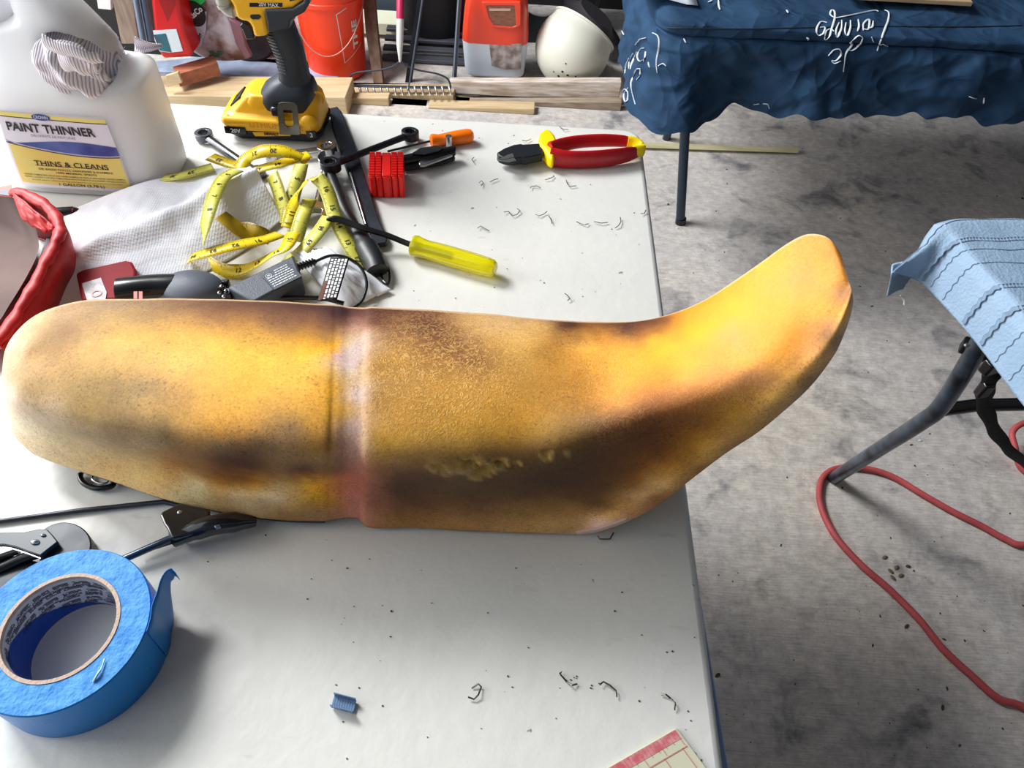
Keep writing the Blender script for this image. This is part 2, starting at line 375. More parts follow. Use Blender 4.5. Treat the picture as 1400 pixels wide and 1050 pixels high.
# relief: strap groove, gouges, soft lumps
def gouge_fields(P):
    dep = np.zeros(len(P)); lip = np.zeros(len(P))
    for gx, gy, a, b, rot in GOUGES:
        c_, s_ = math.cos(math.radians(rot)), math.sin(math.radians(rot))
        dx, dy = P[:, 0]-gx, P[:, 1]-gy
        u, v_ = (dx*c_+dy*s_)/a, (-dx*s_+dy*c_)/b
        rr = np.sqrt(u*u+v_*v_); dep = np.maximum(dep, np.clip(1.15-rr, 0, 1)*min(1, b/6)*.8); lip = np.maximum(lip, np.exp(-((rr-1.15)/.22)**2))
    return dep, lip
g = loft(dense)
me_tmp = bpy.data.meshes.new('tmp'); me_tmp.from_pydata([tuple(v) for v in V], [], g[1]); me_tmp.update()
nrm = np.zeros(len(V)*3); me_tmp.vertices.foreach_get('normal', nrm); nrm = nrm.reshape(-1, 3); bpy.data.meshes.remove(me_tmp)
cen = Vn.reshape(-1, NR, 3).mean(1).repeat(NR, 0)
if ((Vn-cen)*nrm).sum() < 0: nrm = -nrm
dep, lip = gouge_fields(PXY)
gx = np.interp(PXY[:, 1], [400, 560, 720], [487, 483, 478])
groove = np.exp(-((PXY[:, 0]-gx)/17)**4)
wob = np.array([nz(p, 22, 3) for p in Vn])*.0012
off = np.where(vis, -dep*.0060+lip*.0006-groove*.0014+wob, wob)
Vn2 = Vn+nrm*off[:, None]
Vn2[:, 2] = np.maximum(Vn2[:, 2], TZ+.0005)
foam = obj('foam', ([Vector(p) for p in Vn2], g[1]), None or mat('tmp', (200, 150, 50)), seat, angle=80)
# cream worn rim along the far edge
# foam colours per vertex: stains, with gains against light and shade mixed in
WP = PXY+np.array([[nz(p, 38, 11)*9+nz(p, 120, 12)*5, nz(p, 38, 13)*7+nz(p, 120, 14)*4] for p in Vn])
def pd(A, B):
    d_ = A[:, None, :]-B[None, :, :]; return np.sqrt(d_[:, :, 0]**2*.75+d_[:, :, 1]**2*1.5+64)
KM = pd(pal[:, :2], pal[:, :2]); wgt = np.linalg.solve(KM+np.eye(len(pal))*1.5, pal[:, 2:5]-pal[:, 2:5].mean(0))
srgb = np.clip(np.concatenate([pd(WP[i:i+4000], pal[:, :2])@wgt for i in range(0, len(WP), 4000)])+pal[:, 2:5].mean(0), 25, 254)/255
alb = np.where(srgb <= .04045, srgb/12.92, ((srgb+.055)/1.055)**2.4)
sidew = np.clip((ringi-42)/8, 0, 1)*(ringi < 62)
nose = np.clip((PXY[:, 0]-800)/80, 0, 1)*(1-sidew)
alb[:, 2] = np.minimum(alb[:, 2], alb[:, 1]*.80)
alb = alb*(1+(.25+.6*np.clip((PXY[:, 0]-500)/60, 0, 1))*sidew)[:, None]  # near side colour raised to offset the shade falling on it
alb = alb*(1-(1-sidew)[:, None]*np.array([.07, .13, .07]))*(1-nose[:, None]*np.array([.10, .22, .10]))  # top and nose colour lowered where the light is strong
rimw = np.where((ringi < 2) | (ringi > NR-7), .8, 0)
alb = alb*(1-rimw)[:, None]+np.array(lin((222, 185, 140)))*rimw[:, None]
alb = np.where((dep > .05)[:, None], alb*.25+np.array(lin((175, 135, 55)))*.75*(1-dep*.7)[:, None], alb)  # gouge hollows darken with depth, shade put into the colour
alb = alb*(1-lip*.0)[:, None]
alb = alb+lip[:, None]*np.array([.22, .17, .06])*(dep < .1)[:, None]*vis[:, None]  # lit lips painted around the gouges
alb = np.where(vis[:, None], alb, np.array(lin((190, 155, 95))))
crk = np.exp(-(((PXY[:, 0]-600)/105)**2+((PXY[:, 1]-510)/78)**2)**1.5)*vis*(PXY[:, 0] > 505)+.45*np.exp(-(((PXY[:, 0]-830)/60)**2+((PXY[:, 1]-520)/60)**2))+.25*np.exp(-(((PXY[:, 0]-1000)/90)**2+((PXY[:, 1]-545)/30)**2))
clean = np.exp(-(((PXY[:, 0]-1000)/170)**2+((PXY[:, 1]-(560-.42*(PXY[:, 0]-850)-60))/70)**2))*vis
me = foam.data; me.materials.clear()
ca = me.color_attributes.new('stain_light_gain', 'FLOAT_COLOR', 'POINT'); buf = np.ones((len(V), 4)); buf[:, :3] = alb; ca.data.foreach_set('color', buf.ravel())
ck = me.color_attributes.new('crackle', 'FLOAT_COLOR', 'POINT'); buf = np.ones((len(V), 4)); buf[:, 0] = np.clip(crk, 0, 1); buf[:, 1] = np.clip(clean, 0, 1); buf[:, 2] = np.clip(groove, 0, 1); ck.data.foreach_set('color', buf.ravel())
def foam_mat():
    m = bpy.data.materials.new('stained seat foam'); m.use_nodes = True; nt = m.node_tree; b = nt.nodes['Principled BSDF']
    L = nt.links.new; tc = nt.nodes.new('ShaderNodeTexCoord')
    a = nt.nodes.new('ShaderNodeAttribute'); a.attribute_name = 'stain_light_gain'; k = nt.nodes.new('ShaderNodeAttribute'); k.attribute_name = 'crackle'
    sp = nt.nodes.new('ShaderNodeSeparateColor'); L(k.outputs['Color'], sp.inputs[0])
    def N(scale, detail=4, rough=.6, dist=0):
        n = nt.nodes.new('ShaderNodeTexNoise'); n.inputs['Scale'].default_value = scale; n.inputs['Detail'].default_value = detail; n.inputs['Roughness'].default_value = rough; n.inputs['Distortion'].default_value = dist
        L(tc.outputs['Object'], n.inputs['Vector']); return n.outputs['Fac']
    def math_(op, x, y):
        n = nt.nodes.new('ShaderNodeMath'); n.operation = op
        for i, v in enumerate((x, y)):
            if isinstance(v, (int, float)): n.inputs[i].default_value = v
            else: L(v, n.inputs[i])
        return n.outputs[0]
    def mapr(x, a0, a1, b0, b1):
        n = nt.nodes.new('ShaderNodeMapRange'); L(x, n.inputs[0])
        for i, v in enumerate((a0, a1, b0, b1)): n.inputs[i+1].default_value = v
        return n.outputs[0]
    def scale(c, f):
        n = nt.nodes.new('ShaderNodeVectorMath'); n.operation = 'SCALE'; L(c, n.inputs[0])
        if isinstance(f, float): n.inputs['Scale'].default_value = f
        else: L(f, n.inputs['Scale'])
        return n.outputs[0]
    def mix(f, c1, c2, t='MIX'):
        n = nt.nodes.new('ShaderNodeMixRGB'); n.blend_type = t
        if isinstance(f, (int, float)): n.inputs[0].default_value = f
        else: L(f, n.inputs[0])
        for i, v in enumerate((c1, c2)):
            if isinstance(v, tuple): n.inputs[i+1].default_value = (*v, 1)
            else: L(v, n.inputs[i+1])
        return n.outputs[0]
    c = a.outputs['Color']
    # dirt grain: broad blotches and fine speckle, weaker on the clean nose
    blot = mapr(N(60, 7, .7, .3), .3, .7, .84, 1.13)
    fine = mapr(N(520, 4, .75), .34, .62, .78, 1.14)
    c1 = scale(scale(c, blot), fine)
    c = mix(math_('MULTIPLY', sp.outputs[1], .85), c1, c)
    dark = mapr(N(380, 5, .7, .5), .55, .63, 0, 1); dark = math_('MULTIPLY', dark, mapr(N(26, 3), .40, .58, 0, .6))
    dark = math_('MULTIPLY', dark, math_('SUBTRACT', 1.0, sp.outputs[1]))
    c = mix(dark, c, mix(1, c, (.35, .25, .2), 'MULTIPLY'))
    ck_n = N(150, 3, .55, 1.6)
    ridge = math_('ABSOLUTE', math_('SUBTRACT', ck_n, .5), 0)
    worm = mapr(ridge, .01, .06, 1, 0)
    wm = math_('MULTIPLY', worm, sp.outputs[0])
    c = mix(math_('MULTIPLY', wm, .75), c, lin((232, 180, 95)))
    L(c, b.inputs['Base Color']); b.inputs['Roughness'].default_value = .62; b.inputs['Specular IOR Level'].default_value = .32
    h = math_('ADD', math_('MULTIPLY', N(650, 4, .7), .30), math_('MULTIPLY', wm, .9))
    bp = nt.nodes.new('ShaderNodeBump'); bp.inputs['Strength'].default_value = .5; bp.inputs['Distance'].default_value = .0011; L(h, bp.inputs['Height']); L(bp.outputs[0], b.inputs['Normal'])
    return m
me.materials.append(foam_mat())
# base pan peeking out below the foam at the tail
pan_pts = [at(px, py, z)+Vector((0, .004, -.002)) for px, py, z in ((14, 592, .783), (40, 621, .776), (105, 645, .768), (165, 665, .764), (228, 686, .760), (302, 703, .756), (382, 714, .752), (442, 716, .750))]
obj('seat_pan', loft([[p+Vector((0, 0, .002)), p+Vector((0, -.0005, -.0028)), p+Vector((0, .03, -.004)), p+Vector((0, .03, .002))] for p in smooth_path(pan_pts, 5)]), M_black, seat)
# worn pale edge patch at front corner
obj('torn_edge_patch', mapg(grid(lambda u, v: (0, 0, 0), 1, 1), lambda v: v) if False else tube(smooth_path([at(788, 727.5, .747), aty(815, 723.5, .331), aty(838, 716.5, .332), aty(858, 709, .334)], 5), [.0012]+[.0022]*13+[.0022, .001], 8, rv=.0035), mat('torn vinyl edge', (212, 178, 165), .45), seat, label='torn pinkish vinyl edge at the front corner')

# ------------------------------------------------------------------ blue tape roll
tp = thing('masking_tape_roll', 'big roll of blue masking tape lying flat in front of the seat', 'tape roll', (-.318, .204, TZ))
M_blue = mat('blue tape edge', (75, 158, 222), .6, rgb2=(20, 128, 208), vscale=110, bump=.5, bscale=260)
M_blue2 = mat('blue crepe tape', (0, 124, 205), .38, bump=.15, bscale=400)
cx, cy, ro, ri, rc, th = -.318, .204, .0625, .0415, .0385, .048
obj('tape_coil', lathe([(ri, 0), (ro, 0), (ro+.0002, .001), (ro+.0002, th-.001), (ro-.0006, th), (ri, th), (ri, 0)], 96, (cx, cy, TZ)), M_blue2, tp, angle=30)
obj('tape_edge_face', lathe([(ri+.0002, 0), (ri+.0002, .0004), (ro-.0006, .0004), (ro-.0006, 0)], 96, (cx, cy, TZ+th)), M_blue, tp, angle=30, label='paler blue mottled end face of the wound tape')
obj('cardboard_core', lathe([(rc, 0), (ri, 0), (ri, th+.001), (rc+.0003, th+.001), (rc, th), (rc, 0)], 96, (cx, cy, TZ)), mat('beige core', (196, 172, 155), .7, bump=.4, bscale=500), tp, angle=30)
def inner(a, z, r): return Vector((cx+r*math.cos(a), cy+r*math.sin(a), TZ+z))
def zb(a): return .0405*(.5-.5*math.cos(a-math.radians(60)))*1.0       # lower blue zone climbs round the far left
obj('inner_blue_liner', grid(lambda u, v: inner(u*2*PI, .001+v*max(.0005, zb(u*2*PI)), rc-.0002), 96, 2), mat('deep blue liner', (0, 62, 150), .45), tp)
obj('printed_liner', grid(lambda u, v: inner(u*2*PI, zb(u*2*PI)+v*(th-.0015-zb(u*2*PI)), rc-.0002), 96, 3), mat('silver grey print liner', (200, 205, 215), .4), tp)
pr = []
for row in range(6):
    z = th-.006-row*.0066; a = .25+row*.1
    while a < 3.9:
        w_ = random.uniform(.28, .42)
        if zb(a) < z-.004:
            for ln in range(3):
                zc = z-ln*.0014
                for k in range(int(w_/.035)):
                    if random.random() < .88: a0 = a+k*.035; pr.append(grid(lambda u, v: inner(a0+u*.03, zc+v*.0009, rc-.0005), 1, 1))
            if row % 2 == 0:
                pr.append(mapg(text('Original', .0042, .00006), lambda v, a=a, z=z: inner(a+.2-v[0]/rc, z-.0048+v[1], rc-.0005)))
        a += w_+random.uniform(.05, .1)
obj('liner_print', join(*pr), mat('navy print', (40, 48, 70), .6), tp, smooth=False)
ta = math.radians(42)
base_t = Vector((cx+ro*math.cos(ta), cy+ro*math.sin(ta), 0))
tail = smooth_path([(cx+(ro+.0008)*math.cos(math.radians(a_)), cy+(ro+.0008)*math.sin(math.radians(a_)), 0) for a_ in (0, 9, 18)]+[(cx+.0600, cy+.030, 0), (cx+.0592, cy+.040, 0), (cx+.0605, cy+.047, 0), (cx+.0640, cy+.0500, 0), (cx+.0675, cy+.0475, 0)], 5)
def tailf(u, v):
    k = u*(len(tail)-1); i = min(int(k), len(tail)-2); p = tail[i].lerp(tail[i+1], k-i)
    lo = .033*smo(.30, .75, u)+.004*math.sin(u*40)*smo(.6, 1, u); hi = th-.0005
    return p+Vector((0, 0, TZ+lo+(hi-lo)*v+.001))
obj('loose_tape_end', grid(tailf, 50, 6), M_blue2, tp, solid=.0004)
obj('glue_string', tube(smooth_path([at(143, 900, TZ+th+.002), at(139, 913, TZ+th+.002), at(133, 922, TZ+th+.0025), at(127, 933, TZ+th+.001)], 4), [.0002]+[.0006]*5+[.001]*5+[.0009, .0004], 6), mat('glue strand', (190, 215, 230), .3), tp)

# ------------------------------------------------------------------ paint thinner jug
jug = thing('paint_thinner_jug', 'translucent white gallon jug with PAINT THINNER label and moulded handle', 'jug', (-.56, .835, TZ))
JX, JY, JHX, JHY = -.562, .838, .103, .058
def sup(cx_, cy_, hx, hy, z, n=48, p=5.0):
    out = []
    for k in range(n):
        a = 2*PI*k/n+PI/n; c_, s_ = math.cos(a), math.sin(a)
        rr = (abs(c_)**p+abs(s_)**p)**(-1/p); out.append(Vector((cx_+hx*rr*c_, cy_+hy*rr*s_, z)))
    return out
prof = [(0, -.095, .095, .050), (.006, -.103, .103, .058), (.06, -.103, .104, .058), (.13, -.102, .104, .057), (.141, -.100, .102, .055),
        (.147, -.098, .088, .052), (.16, -.098, .084, .047), (.175, -.097, .076, .042), (.188, -.092, .067, .038), (.196, -.060, .060, .036), (.204, -.022, .052, .034), (.22, -.018, .038, .031), (.235, -.015, .022, .026), (.246, -.010, .010, .018)]
jr = []
for z, xa, xb, hy in prof: jr.append(sup(JX+(xa+xb)/2, JY+ (0 if z < .15 else (z-.15)*.12), (xb-xa)/2, hy, TZ+z, 48, 5 if z < .15 else 3.2))
jr2 = []
for k in range(48): jr2.append(smooth_path([r[k] for r in jr], 3))
body_g = loft([[jr2[k][i] for k in range(48)] for i in range(len(jr2[0]))])
tmpm = bpy.data.materials.new('x')
bo = obj('tmp_body', body_g, tmpm, loc=(0, 0, 0))
# hole for the hand: slanted oval passage
hc = Vector((JX+.048, JY, TZ+.170)); hm = Matrix.Rotation(math.radians(33), 3, 'Y')
cut = obj('tmp_cut', ([hm @ Vector((v[0], v[1], v[2]))+hc for v in lathe([(1, -.15), (1, .15)], 32, caps=True, axis=(0, 1, 0))[0]], lathe([(1, -.15), (1, .15)], 32, caps=True)[1]), tmpm, loc=(0, 0, 0))
for v in cut.data.vertices:
    l = hm.transposed() @ (Vector(v.co)-hc); fl = 1+.5*abs(l.y)/.04*.25 if abs(l.y) > .03 else 1
    l.x *= .040; l.z *= .019; v.co = hm @ l+hc
md = bo.modifiers.new('c', 'BOOLEAN'); md.object = cut; md.operation = 'DIFFERENCE'; md.solver = 'EXACT'
md = bo.modifiers.new('r', 'REMESH'); md.mode = 'VOXEL'; md.voxel_size = .0028
md = bo.modifiers.new('m', 'SMOOTH'); md.factor = .5; md.iterations = 10
dg = bpy.context.evaluated_depsgraph_get(); dg.update()
em = bpy.data.meshes.new_from_object(bo.evaluated_get(dg))
jbV = [v.co.copy() for v in em.vertices]; jbF = [tuple(p.vertices) for p in em.polygons]
bpy.data.objects.remove(bo); bpy.data.objects.remove(cut)
M_jug = mat('translucent white polyethylene', (248, 248, 255), .32, rgb2=(242, 240, 248), vscale=9, bump=.2, bscale=18, sss=1)
M_jug.node_tree.nodes['Principled BSDF'].inputs['Subsurface Radius'].default_value = (1, 1, 1.1)
M_jug.node_tree.nodes['Principled BSDF'].inputs['Subsurface Scale'].default_value = .06
obj('jug_body', (jbV, jbF), M_jug, jug, angle=80)
# spout neck and cap behind the handle, at the left
nk = Vector((JX-.050, JY+.004, TZ+.178))
obj('spout_neck', lathe([(.040, 0), (.036, .01), (.026, .022), (.024, .03), (.024, .05), (.0255, .052), (.0255, .056), (.024, .058)], 32, nk), M_jug, jug)
obj('screw_cap', lathe([(.0, .082), (.024, .082), (.026, .079), (.026, .058), (.0, .058)], 32, nk), mat('white cap', (235, 235, 238), .4), jug)
# label on the front face
LX0, LX1, LZ0, LZ1 = -.640, -.4955, TZ+.012, TZ+.1165; LY = JY-.0592
LW, LH = LX1-LX0, LZ1-LZ0
bv = BVHTree.FromPolygons(jbV, jbF)
def onjug(u, v, e=.0006):
    x = LX0+u*LW+(1-u)*.018*v-.004*v*0; z = LZ0+v*LH-.004*v*u
    h = bv.ray_cast(Vector((x, .5, z)), Vector((0, 1, 0)))[0]
    return Vector((x, (h.y if h else LY)-e, z))
obj('label', grid(lambda u, v: onjug(u, v), 30, 24), mat('label paper', (236, 228, 238), .5), jug)
def band(f0, f1, e, n=40): return grid(lambda u, v: onjug(u, f0(u)*(1-v)+f1(u)*v, e), n, 4)
sw_t = lambda u: .60+.055*math.sin(u*PI*1.15-.9)*(1 if u > .0 else 0)+.03*(1-u)
sw_b = lambda u: .615-.135*math.sin(min(u*1.0, 1)*PI*.62)+.02*u
obj('label_swoosh', band(sw_b, sw_t, .0010), mat('navy swoosh', (48, 52, 130), .45, rgb2=(90, 105, 175), vscale=25), jug)
obj('label_yellow_field', grid(lambda u, v: onjug(.02+u*.97, .05+v*(sw_b(u)-.075), .0010), 40, 6), mat('yellow field', (244, 200, 92), .5, rgb2=(238, 216, 120), vscale=14), jug)
obj('label_rules', join(band(lambda u: sw_b(u)-.026, lambda u: sw_b(u)-.014, .0013), band(lambda u: .925, lambda u: .937, .0012),
    grid(lambda u, v: onjug(.2+u*.66, .312+v*.006, .0014), 8, 1)), mat('maroon rule', (60, 30, 60), .5), jug)
obj('label_top_stripe', band(lambda u: .937, lambda u: .985, .0012), mat('yellow stripe', (240, 224, 120), .5), jug)
def lt(s, cu, cv, h, wd, e=.0015, bold=.0):
    g_ = text(s, 1, bold); xs = [v[0] for v in g_[0]]; k = wd/(max(xs)-min(xs)); c0 = (max(xs)+min(xs))/2
    return mapg(g_, lambda v: onjug(cu+(v[0]-c0)*k, cv+v[1]*h, e+v[2]))
for args, kw in ((('PAINT THINNER', .46, .805, .150, .80), .025), (('THINS & CLEANS', .53, .345, .095, .66), .012), (('OIL BASED PAINTS, VARNISHES & ENAMELS', .55, .268, .036, .66), .01), (('100% MINERAL SPIRITS', .55, .226, .034, .36), .01),
    (('DANGER! COMBUSTIBLE LIQUID AND VAPOR. HARMFUL OR FATAL IF SWALLOWED. VAPORS HARMFUL.', .52, .180, .026, .90), .006), (('PELIGRO: LIQUIDO Y VAPORES COMBUSTIBLES. NOCIVO O MORTAL SI SE INGIERE. VAPORES DANINOS.', .52, .146, .026, .90), .006),
    (('See back panel for additional warnings. Lea el panel de atras para precauciones adicionales.', .53, .110, .024, .80), 0), (('1 GALLON (3.78 L)', .56, .062, .055, .40), .015)):
    obj('label_lettering', lt(*args, bold=kw), M_black_print, jug, smooth=False)
obj('label_small_lettering', lt('DILUYENTE DE PINTURAS', .46, .715, .045, .40), M_grey_print, jug, smooth=False)
obj('label_badge', mapg(flat([(math.cos(a), math.sin(a)) for a in [2*PI*k/28 for k in range(28)]]) if False else ([Vector((math.cos(2*PI*k/28), math.sin(2*PI*k/28), 0)) for k in range(28)], [tuple(range(28))]), lambda v: onjug(.41+v[0]*.085, .958+v[1]*.040, .0018)), mat('blue badge', (25, 70, 150), .4), jug, smooth=False)
obj('label_badge_lettering', lt('CROWN', .41, .958, .055, .13, .0022, bold=.01), M_white_print, jug, smooth=False)

# ------------------------------------------------------------------ rag through the handle
def rag():
    c0 = hc.copy()
    def f(u, v):
        a = u*2*PI; bulge = math.sin(v*PI)**.5
        l = Vector((math.cos(a)*.043*bulge*(1+.12*math.sin(3*a+v*5)), 0, math.sin(a)*.023*bulge*(1+.15*math.sin(2*a+1))))
        y = -.034-.017*math.sin(v*PI)*(1) if False else 0
        p = hm @ l
        yy = (v-.5)*.11
        p = p+Vector((-.010+.004*math.sin(yy*90), yy, -.003-.010*smo(.0, -.5, yy*10)))
        p += Vector((1, 0, 1))*nz(p*1, 45, 2)*.006
        return c0+p
    return grid(f, 60, 34)
M_rag = mat('ribbed grey white cloth', (205, 198, 205), .9)
def ribmat():
    m = M_rag; nt = m.node_tree; b = nt.nodes['Principled BSDF']; tc = nt.nodes['Texture Coordinate']
    wv = nt.nodes.new('ShaderNodeTexWave'); wv.inputs['Scale'].default_value = 120; wv.inputs['Distortion'].default_value = 2.5; wv.inputs['Detail'].default_value = 1; wv.inputs['Detail Scale'].default_value = .6; wv.bands_direction = 'X'
    nt.links.new(tc.outputs['Object'], wv.inputs[0]); r = nt.nodes.new('ShaderNodeValToRGB'); r.color_ramp.elements[0].color = (*lin((176, 162, 170)), 1); r.color_ramp.elements[1].color = (*lin((246, 240, 246)), 1); r.color_ramp.elements[1].position = .55
    nt.links.new(wv.outputs['Fac'], r.inputs[0]); nt.links.new(r.outputs[0], b.inputs['Base Color'])
    bp = nt.nodes.new('ShaderNodeBump'); bp.inputs['Strength'].default_value = .4; bp.inputs['Distance'].default_value = .001; nt.links.new(wv.outputs['Fac'], bp.inputs['Height']); nt.links.new(bp.outputs[0], b.inputs['Normal'])
ribmat()
rg = thing('rag', 'ribbed grey and white rag stuffed through the jug handle', 'rag', hc)
def ragfront(u, v):
    # crumpled wad bulging out of the hole towards the front
    x = (u-.5)*2; z = (v-.5)*2; rr = math.sqrt(x*x+z*z)
    k = 1/max(1, rr) if rr > 1 else 1
    l = Vector((x*.040*k, 0, z*.027*k))
    p = hm @ l
    y = -.046-.030*math.sqrt(max(0, 1-min(rr, 1)**2))-.006*math.sin(x*4+z*5)+.006*nz((x*2, z*2, 0), 1.2, 5)-.004*abs(math.sin(z*5+x*2.0))
    return hc+p+Vector((-.006, y+.012, -.006))
obj('front_wad', grid(ragfront, 60, 40), M_rag, rg, solid=.001)
obj('through_fold', rag(), M_rag, rg)
def ragfold(pts, w0, w1, seed):
    P = smooth_path(pts, 8); L = len(P)
    def f(u, v):
        k = u*(L-1); i = min(int(k), L-2); p = P[i].lerp(P[i+1], k-i); w_ = w0+(w1-w0)*u
        return p+Vector((.15, -.2, 1)).normalized()*((v-.5)*w_)+Vector((0, -.004*math.sin(v*PI), .001*math.sin(u*14+seed)))
    return grid(f, 30, 8)
def J(px, py, y): return aty(px, py, y)
obj('hanging_fold', ragfold([J(62, 58, .745), J(85, 66, .742), J(118, 76, .742), J(140, 80, .75)], .018, .012, 1), M_rag, rg, solid=.0012)
obj('hanging_corner', join(ragfold([J(84, 84, .752), J(98, 86, .748), J(112, 92, .750), J(125, 96, .755)], .024, .018, 3), ragfold([J(125, 78, .752), J(130, 88, .752), J(132, 97, .756)], .010, .014, 2)), M_rag, rg, solid=.0012)
obj('rear_corner', grid(lambda u, v: aty(184+u*38, 50+v*22*(1-u*.85)+u*10+3*math.sin(u*3), .885+.008*math.sin(v*3)), 12, 8), M_rag, rg, solid=.001)

# ------------------------------------------------------------------ impact driver
DR = thing('cordless_impact_driver', 'yellow and black cordless driver standing on its battery at the table edge', 'power tool', (-.36, .965, TZ))
M_yel = mat('yellow tool plastic', (252, 190, 20), .38, bump=.1, bscale=700)
def front(pts, y, d): return prism([aty(px, py, y) for px, py in pts], (0, d, 0))
YF = .935
# battery: lower tray, yellow shell with sloping nose
def drl(xa, xb, ya, yb, z, r): return [Vector((x, y, z)) for x, y in rrect(xa, xb, ya, yb, r, 5)]
BX0, BX1, BY0, BY1 = -.428, -.288, .932, 1.010
obj('battery_tray', loft([drl(BX0+.012, BX1-.010, BY0+.006, BY1-.006, TZ+.0005, .012), drl(BX0+.004, BX1-.002, BY0, BY1, TZ+.008, .016), drl(BX0+.001, BX1, BY0-.0005, BY1, TZ+.017, .016), drl(BX0+.002, BX1, BY0+.002, BY1, TZ+.019, .016)]), M_gloss, DR, bevel=.001)
obj('battery_shell', loft([drl(BX0, BX1-.003, BY0-.001, BY1, TZ+.0165, .016), drl(BX0-.001, BX1-.002, BY0-.002, BY1, TZ+.024, .016), drl(BX0+.001, BX1-.004, BY0+.002, BY1-.002, TZ+.034, .016), drl(BX0+.010, BX1-.004, BY0+.010, BY1-.004, TZ+.038, .014), drl(BX0+.024, BX1-.006, BY0+.014, BY1-.006, TZ+.050, .012), drl(BX0+.034, BX1-.012, BY0+.017, BY1-.008, TZ+.058, .012)]), M_yel, DR, bevel=.0015)
obj('side_rail', join(tube([(BX0+.008, BY0+.002, TZ+.029), (BX1-.012, BY0+.002, TZ+.029)], .0065, 12), ellipsoid((BX1-.016, BY0+.004, TZ+.032), (.013, .008, .011), 14), ellipsoid((BX0+.010, BY0+.006, TZ+.028), (.010, .008, .008), 14)), M_yel, DR)
obj('foot_shell', loft([drl(BX0+.032, BX1-.018, BY0+.012, BY1-.008, TZ+.042, .014), drl(BX0+.034, BX1-.018, BY0+.012, BY1-.010, TZ+.052, .014), drl(BX0+.040, BX1-.022, BY0+.016, BY1-.014, TZ+.061, .013)]), M_yel, DR, bevel=.002)
obj('release_button', box((BX0+.020, BY0+.036, TZ+.047), (.022, .030, .003), M=Matrix.Rotation(math.radians(-42), 3, 'Y')), M_black, DR, bevel=.001)
obj('rubber_foot', loft([drl(-.372, -.300, .943, 1.0, TZ+.040, .016), drl(-.374, -.298, .941, 1.002, TZ+.052, .018), drl(-.370, -.298, .944, 1.0, TZ+.064, .018), drl(-.356, -.299, .950, .994, TZ+.074, .016), drl(-.345, -.303, .955, .990, TZ+.080, .014)]), M_rubber, DR, bevel=.002)
for c_, w_ in ((-.4085, .030), (-.3015, .014)): obj('tray_front_lip', box((c_, BY0-.0016, TZ+.0170), (w_, .002, .011)), M_gloss, DR, bevel=.0005)
# grip: section stack following the S of the handle
gr = [(-.324, .060, .026, .022), (-.323, .078, .0215, .019), (-.3225, .095, .0195, .0175), (-.3235, .115, .0190, .0170), (-.327, .135, .0195, .017), (-.331, .152, .0205, .017), (-.334, .165, .022, .017), (-.336, .178, .026, .018), (-.330, .190, .033, .019), (-.322, .200, .040, .02), (-.318, .208, .044, .02)]
def ell(cx_, cy_, hx, hy, z, n=32, p=2.6): return sup(cx_, cy_, hx, hy, z, n, p)
gp = [smooth_path([ell(x, .970, hx, hy, TZ+z)[k] for x, z, hx, hy in gr], 4) for k in range(32)]
obj('grip', loft([[gp[k][i] for k in range(32)] for i in range(len(gp[0]))]), M_rubber, DR)
obj('grip_ribs', join(*[tube(smooth_path([(xc-.019, .972, TZ+z), (xc-.016, .9585, TZ+z), (xc-.004, .9520, TZ+z)], 4), .0008, 6) for z, xc in [(.092+.0045*k, -.3235-.0016*max(0, k-4)*.7) for k in range(13)]]), M_black, DR)
obj('trigger', prism([aty(*p, .962) for p in ((331, 31), (341, 33), (346, 45), (348, 54), (336, 55), (333, 48), (331, 42), (326, 36))], (0, .016, 0)), M_gloss, DR, bevel=.002)
# head housing, cropped by the top of the picture
hp = [(304,-14),(318,8),(320,16),(322,25),(330,29),(340,31),(344,38),(347,52),(366,50),(366,43),(362,18),(400,12),(414,2),(424,-22),(420,-70),(304,-70)]
obj('motor_housing', prism([aty(px, py, .946) for px, py in hp], (0, .050, 0)), M_yel, DR, bevel=.005, seg=3)
obj('rear_housing', prism([aty(px, py, .944) for px, py in ((360, 12.5), (400, 12), (414, 3), (419, -20), (426, -20), (423, 6), (416, 18), (404, 24), (397, 30), (396, 40), (366, 46), (364, 30))], (0, .052, 0)), M_rubber, DR, bevel=.004, seg=3)
obj('label_panel', front([(341, 4), (386, 4), (386, 9.5), (341, 9.5)], .9455, .001), M_gloss, DR, smooth=False)
a_, b_ = aty(341, 7, .9450), aty(386, 7, .9450)
obj('panel_lettering', mapg(text('20V MAX', .0062, .0001), frame((aty(367, 6.8, .9445)), (1, 0, 0), (0, 0, 1))), M_white_print, DR, smooth=False)
obj('side_vent', prism([aty(*p, .945) for p in ((396, 2), (404, 0), (410, -6), (396, -6))], (0, .003, 0)), M_black, DR, smooth=False)
obj('side_slot', (front([(342, 21), (345, 20), (354, 20), (357, 23), (354, 26.5), (345, 26.5), (342, 24)], .9452, .002)), M_black, DR, smooth=False)
obj('nose_ring', tube(smooth_path([aty(304, -12, .955), aty(307, 6, .955), aty(314, 14, .955), aty(325, 15.5, .955), aty(333, 15, .955)], 6), [.010]*8+[.008]*8+[.006]*8+[.005], 14), mat('grey nose metal', (178, 180, 172), .4, .4), DR)
obj('chuck_collar', prism([aty(px, py, .957) for px, py in ((286, -20), (300, 6), (304, 12), (314, 24), (318, 20), (308, 2), (302, -20))], (0, .03, 0)), M_black, DR, bevel=.003)
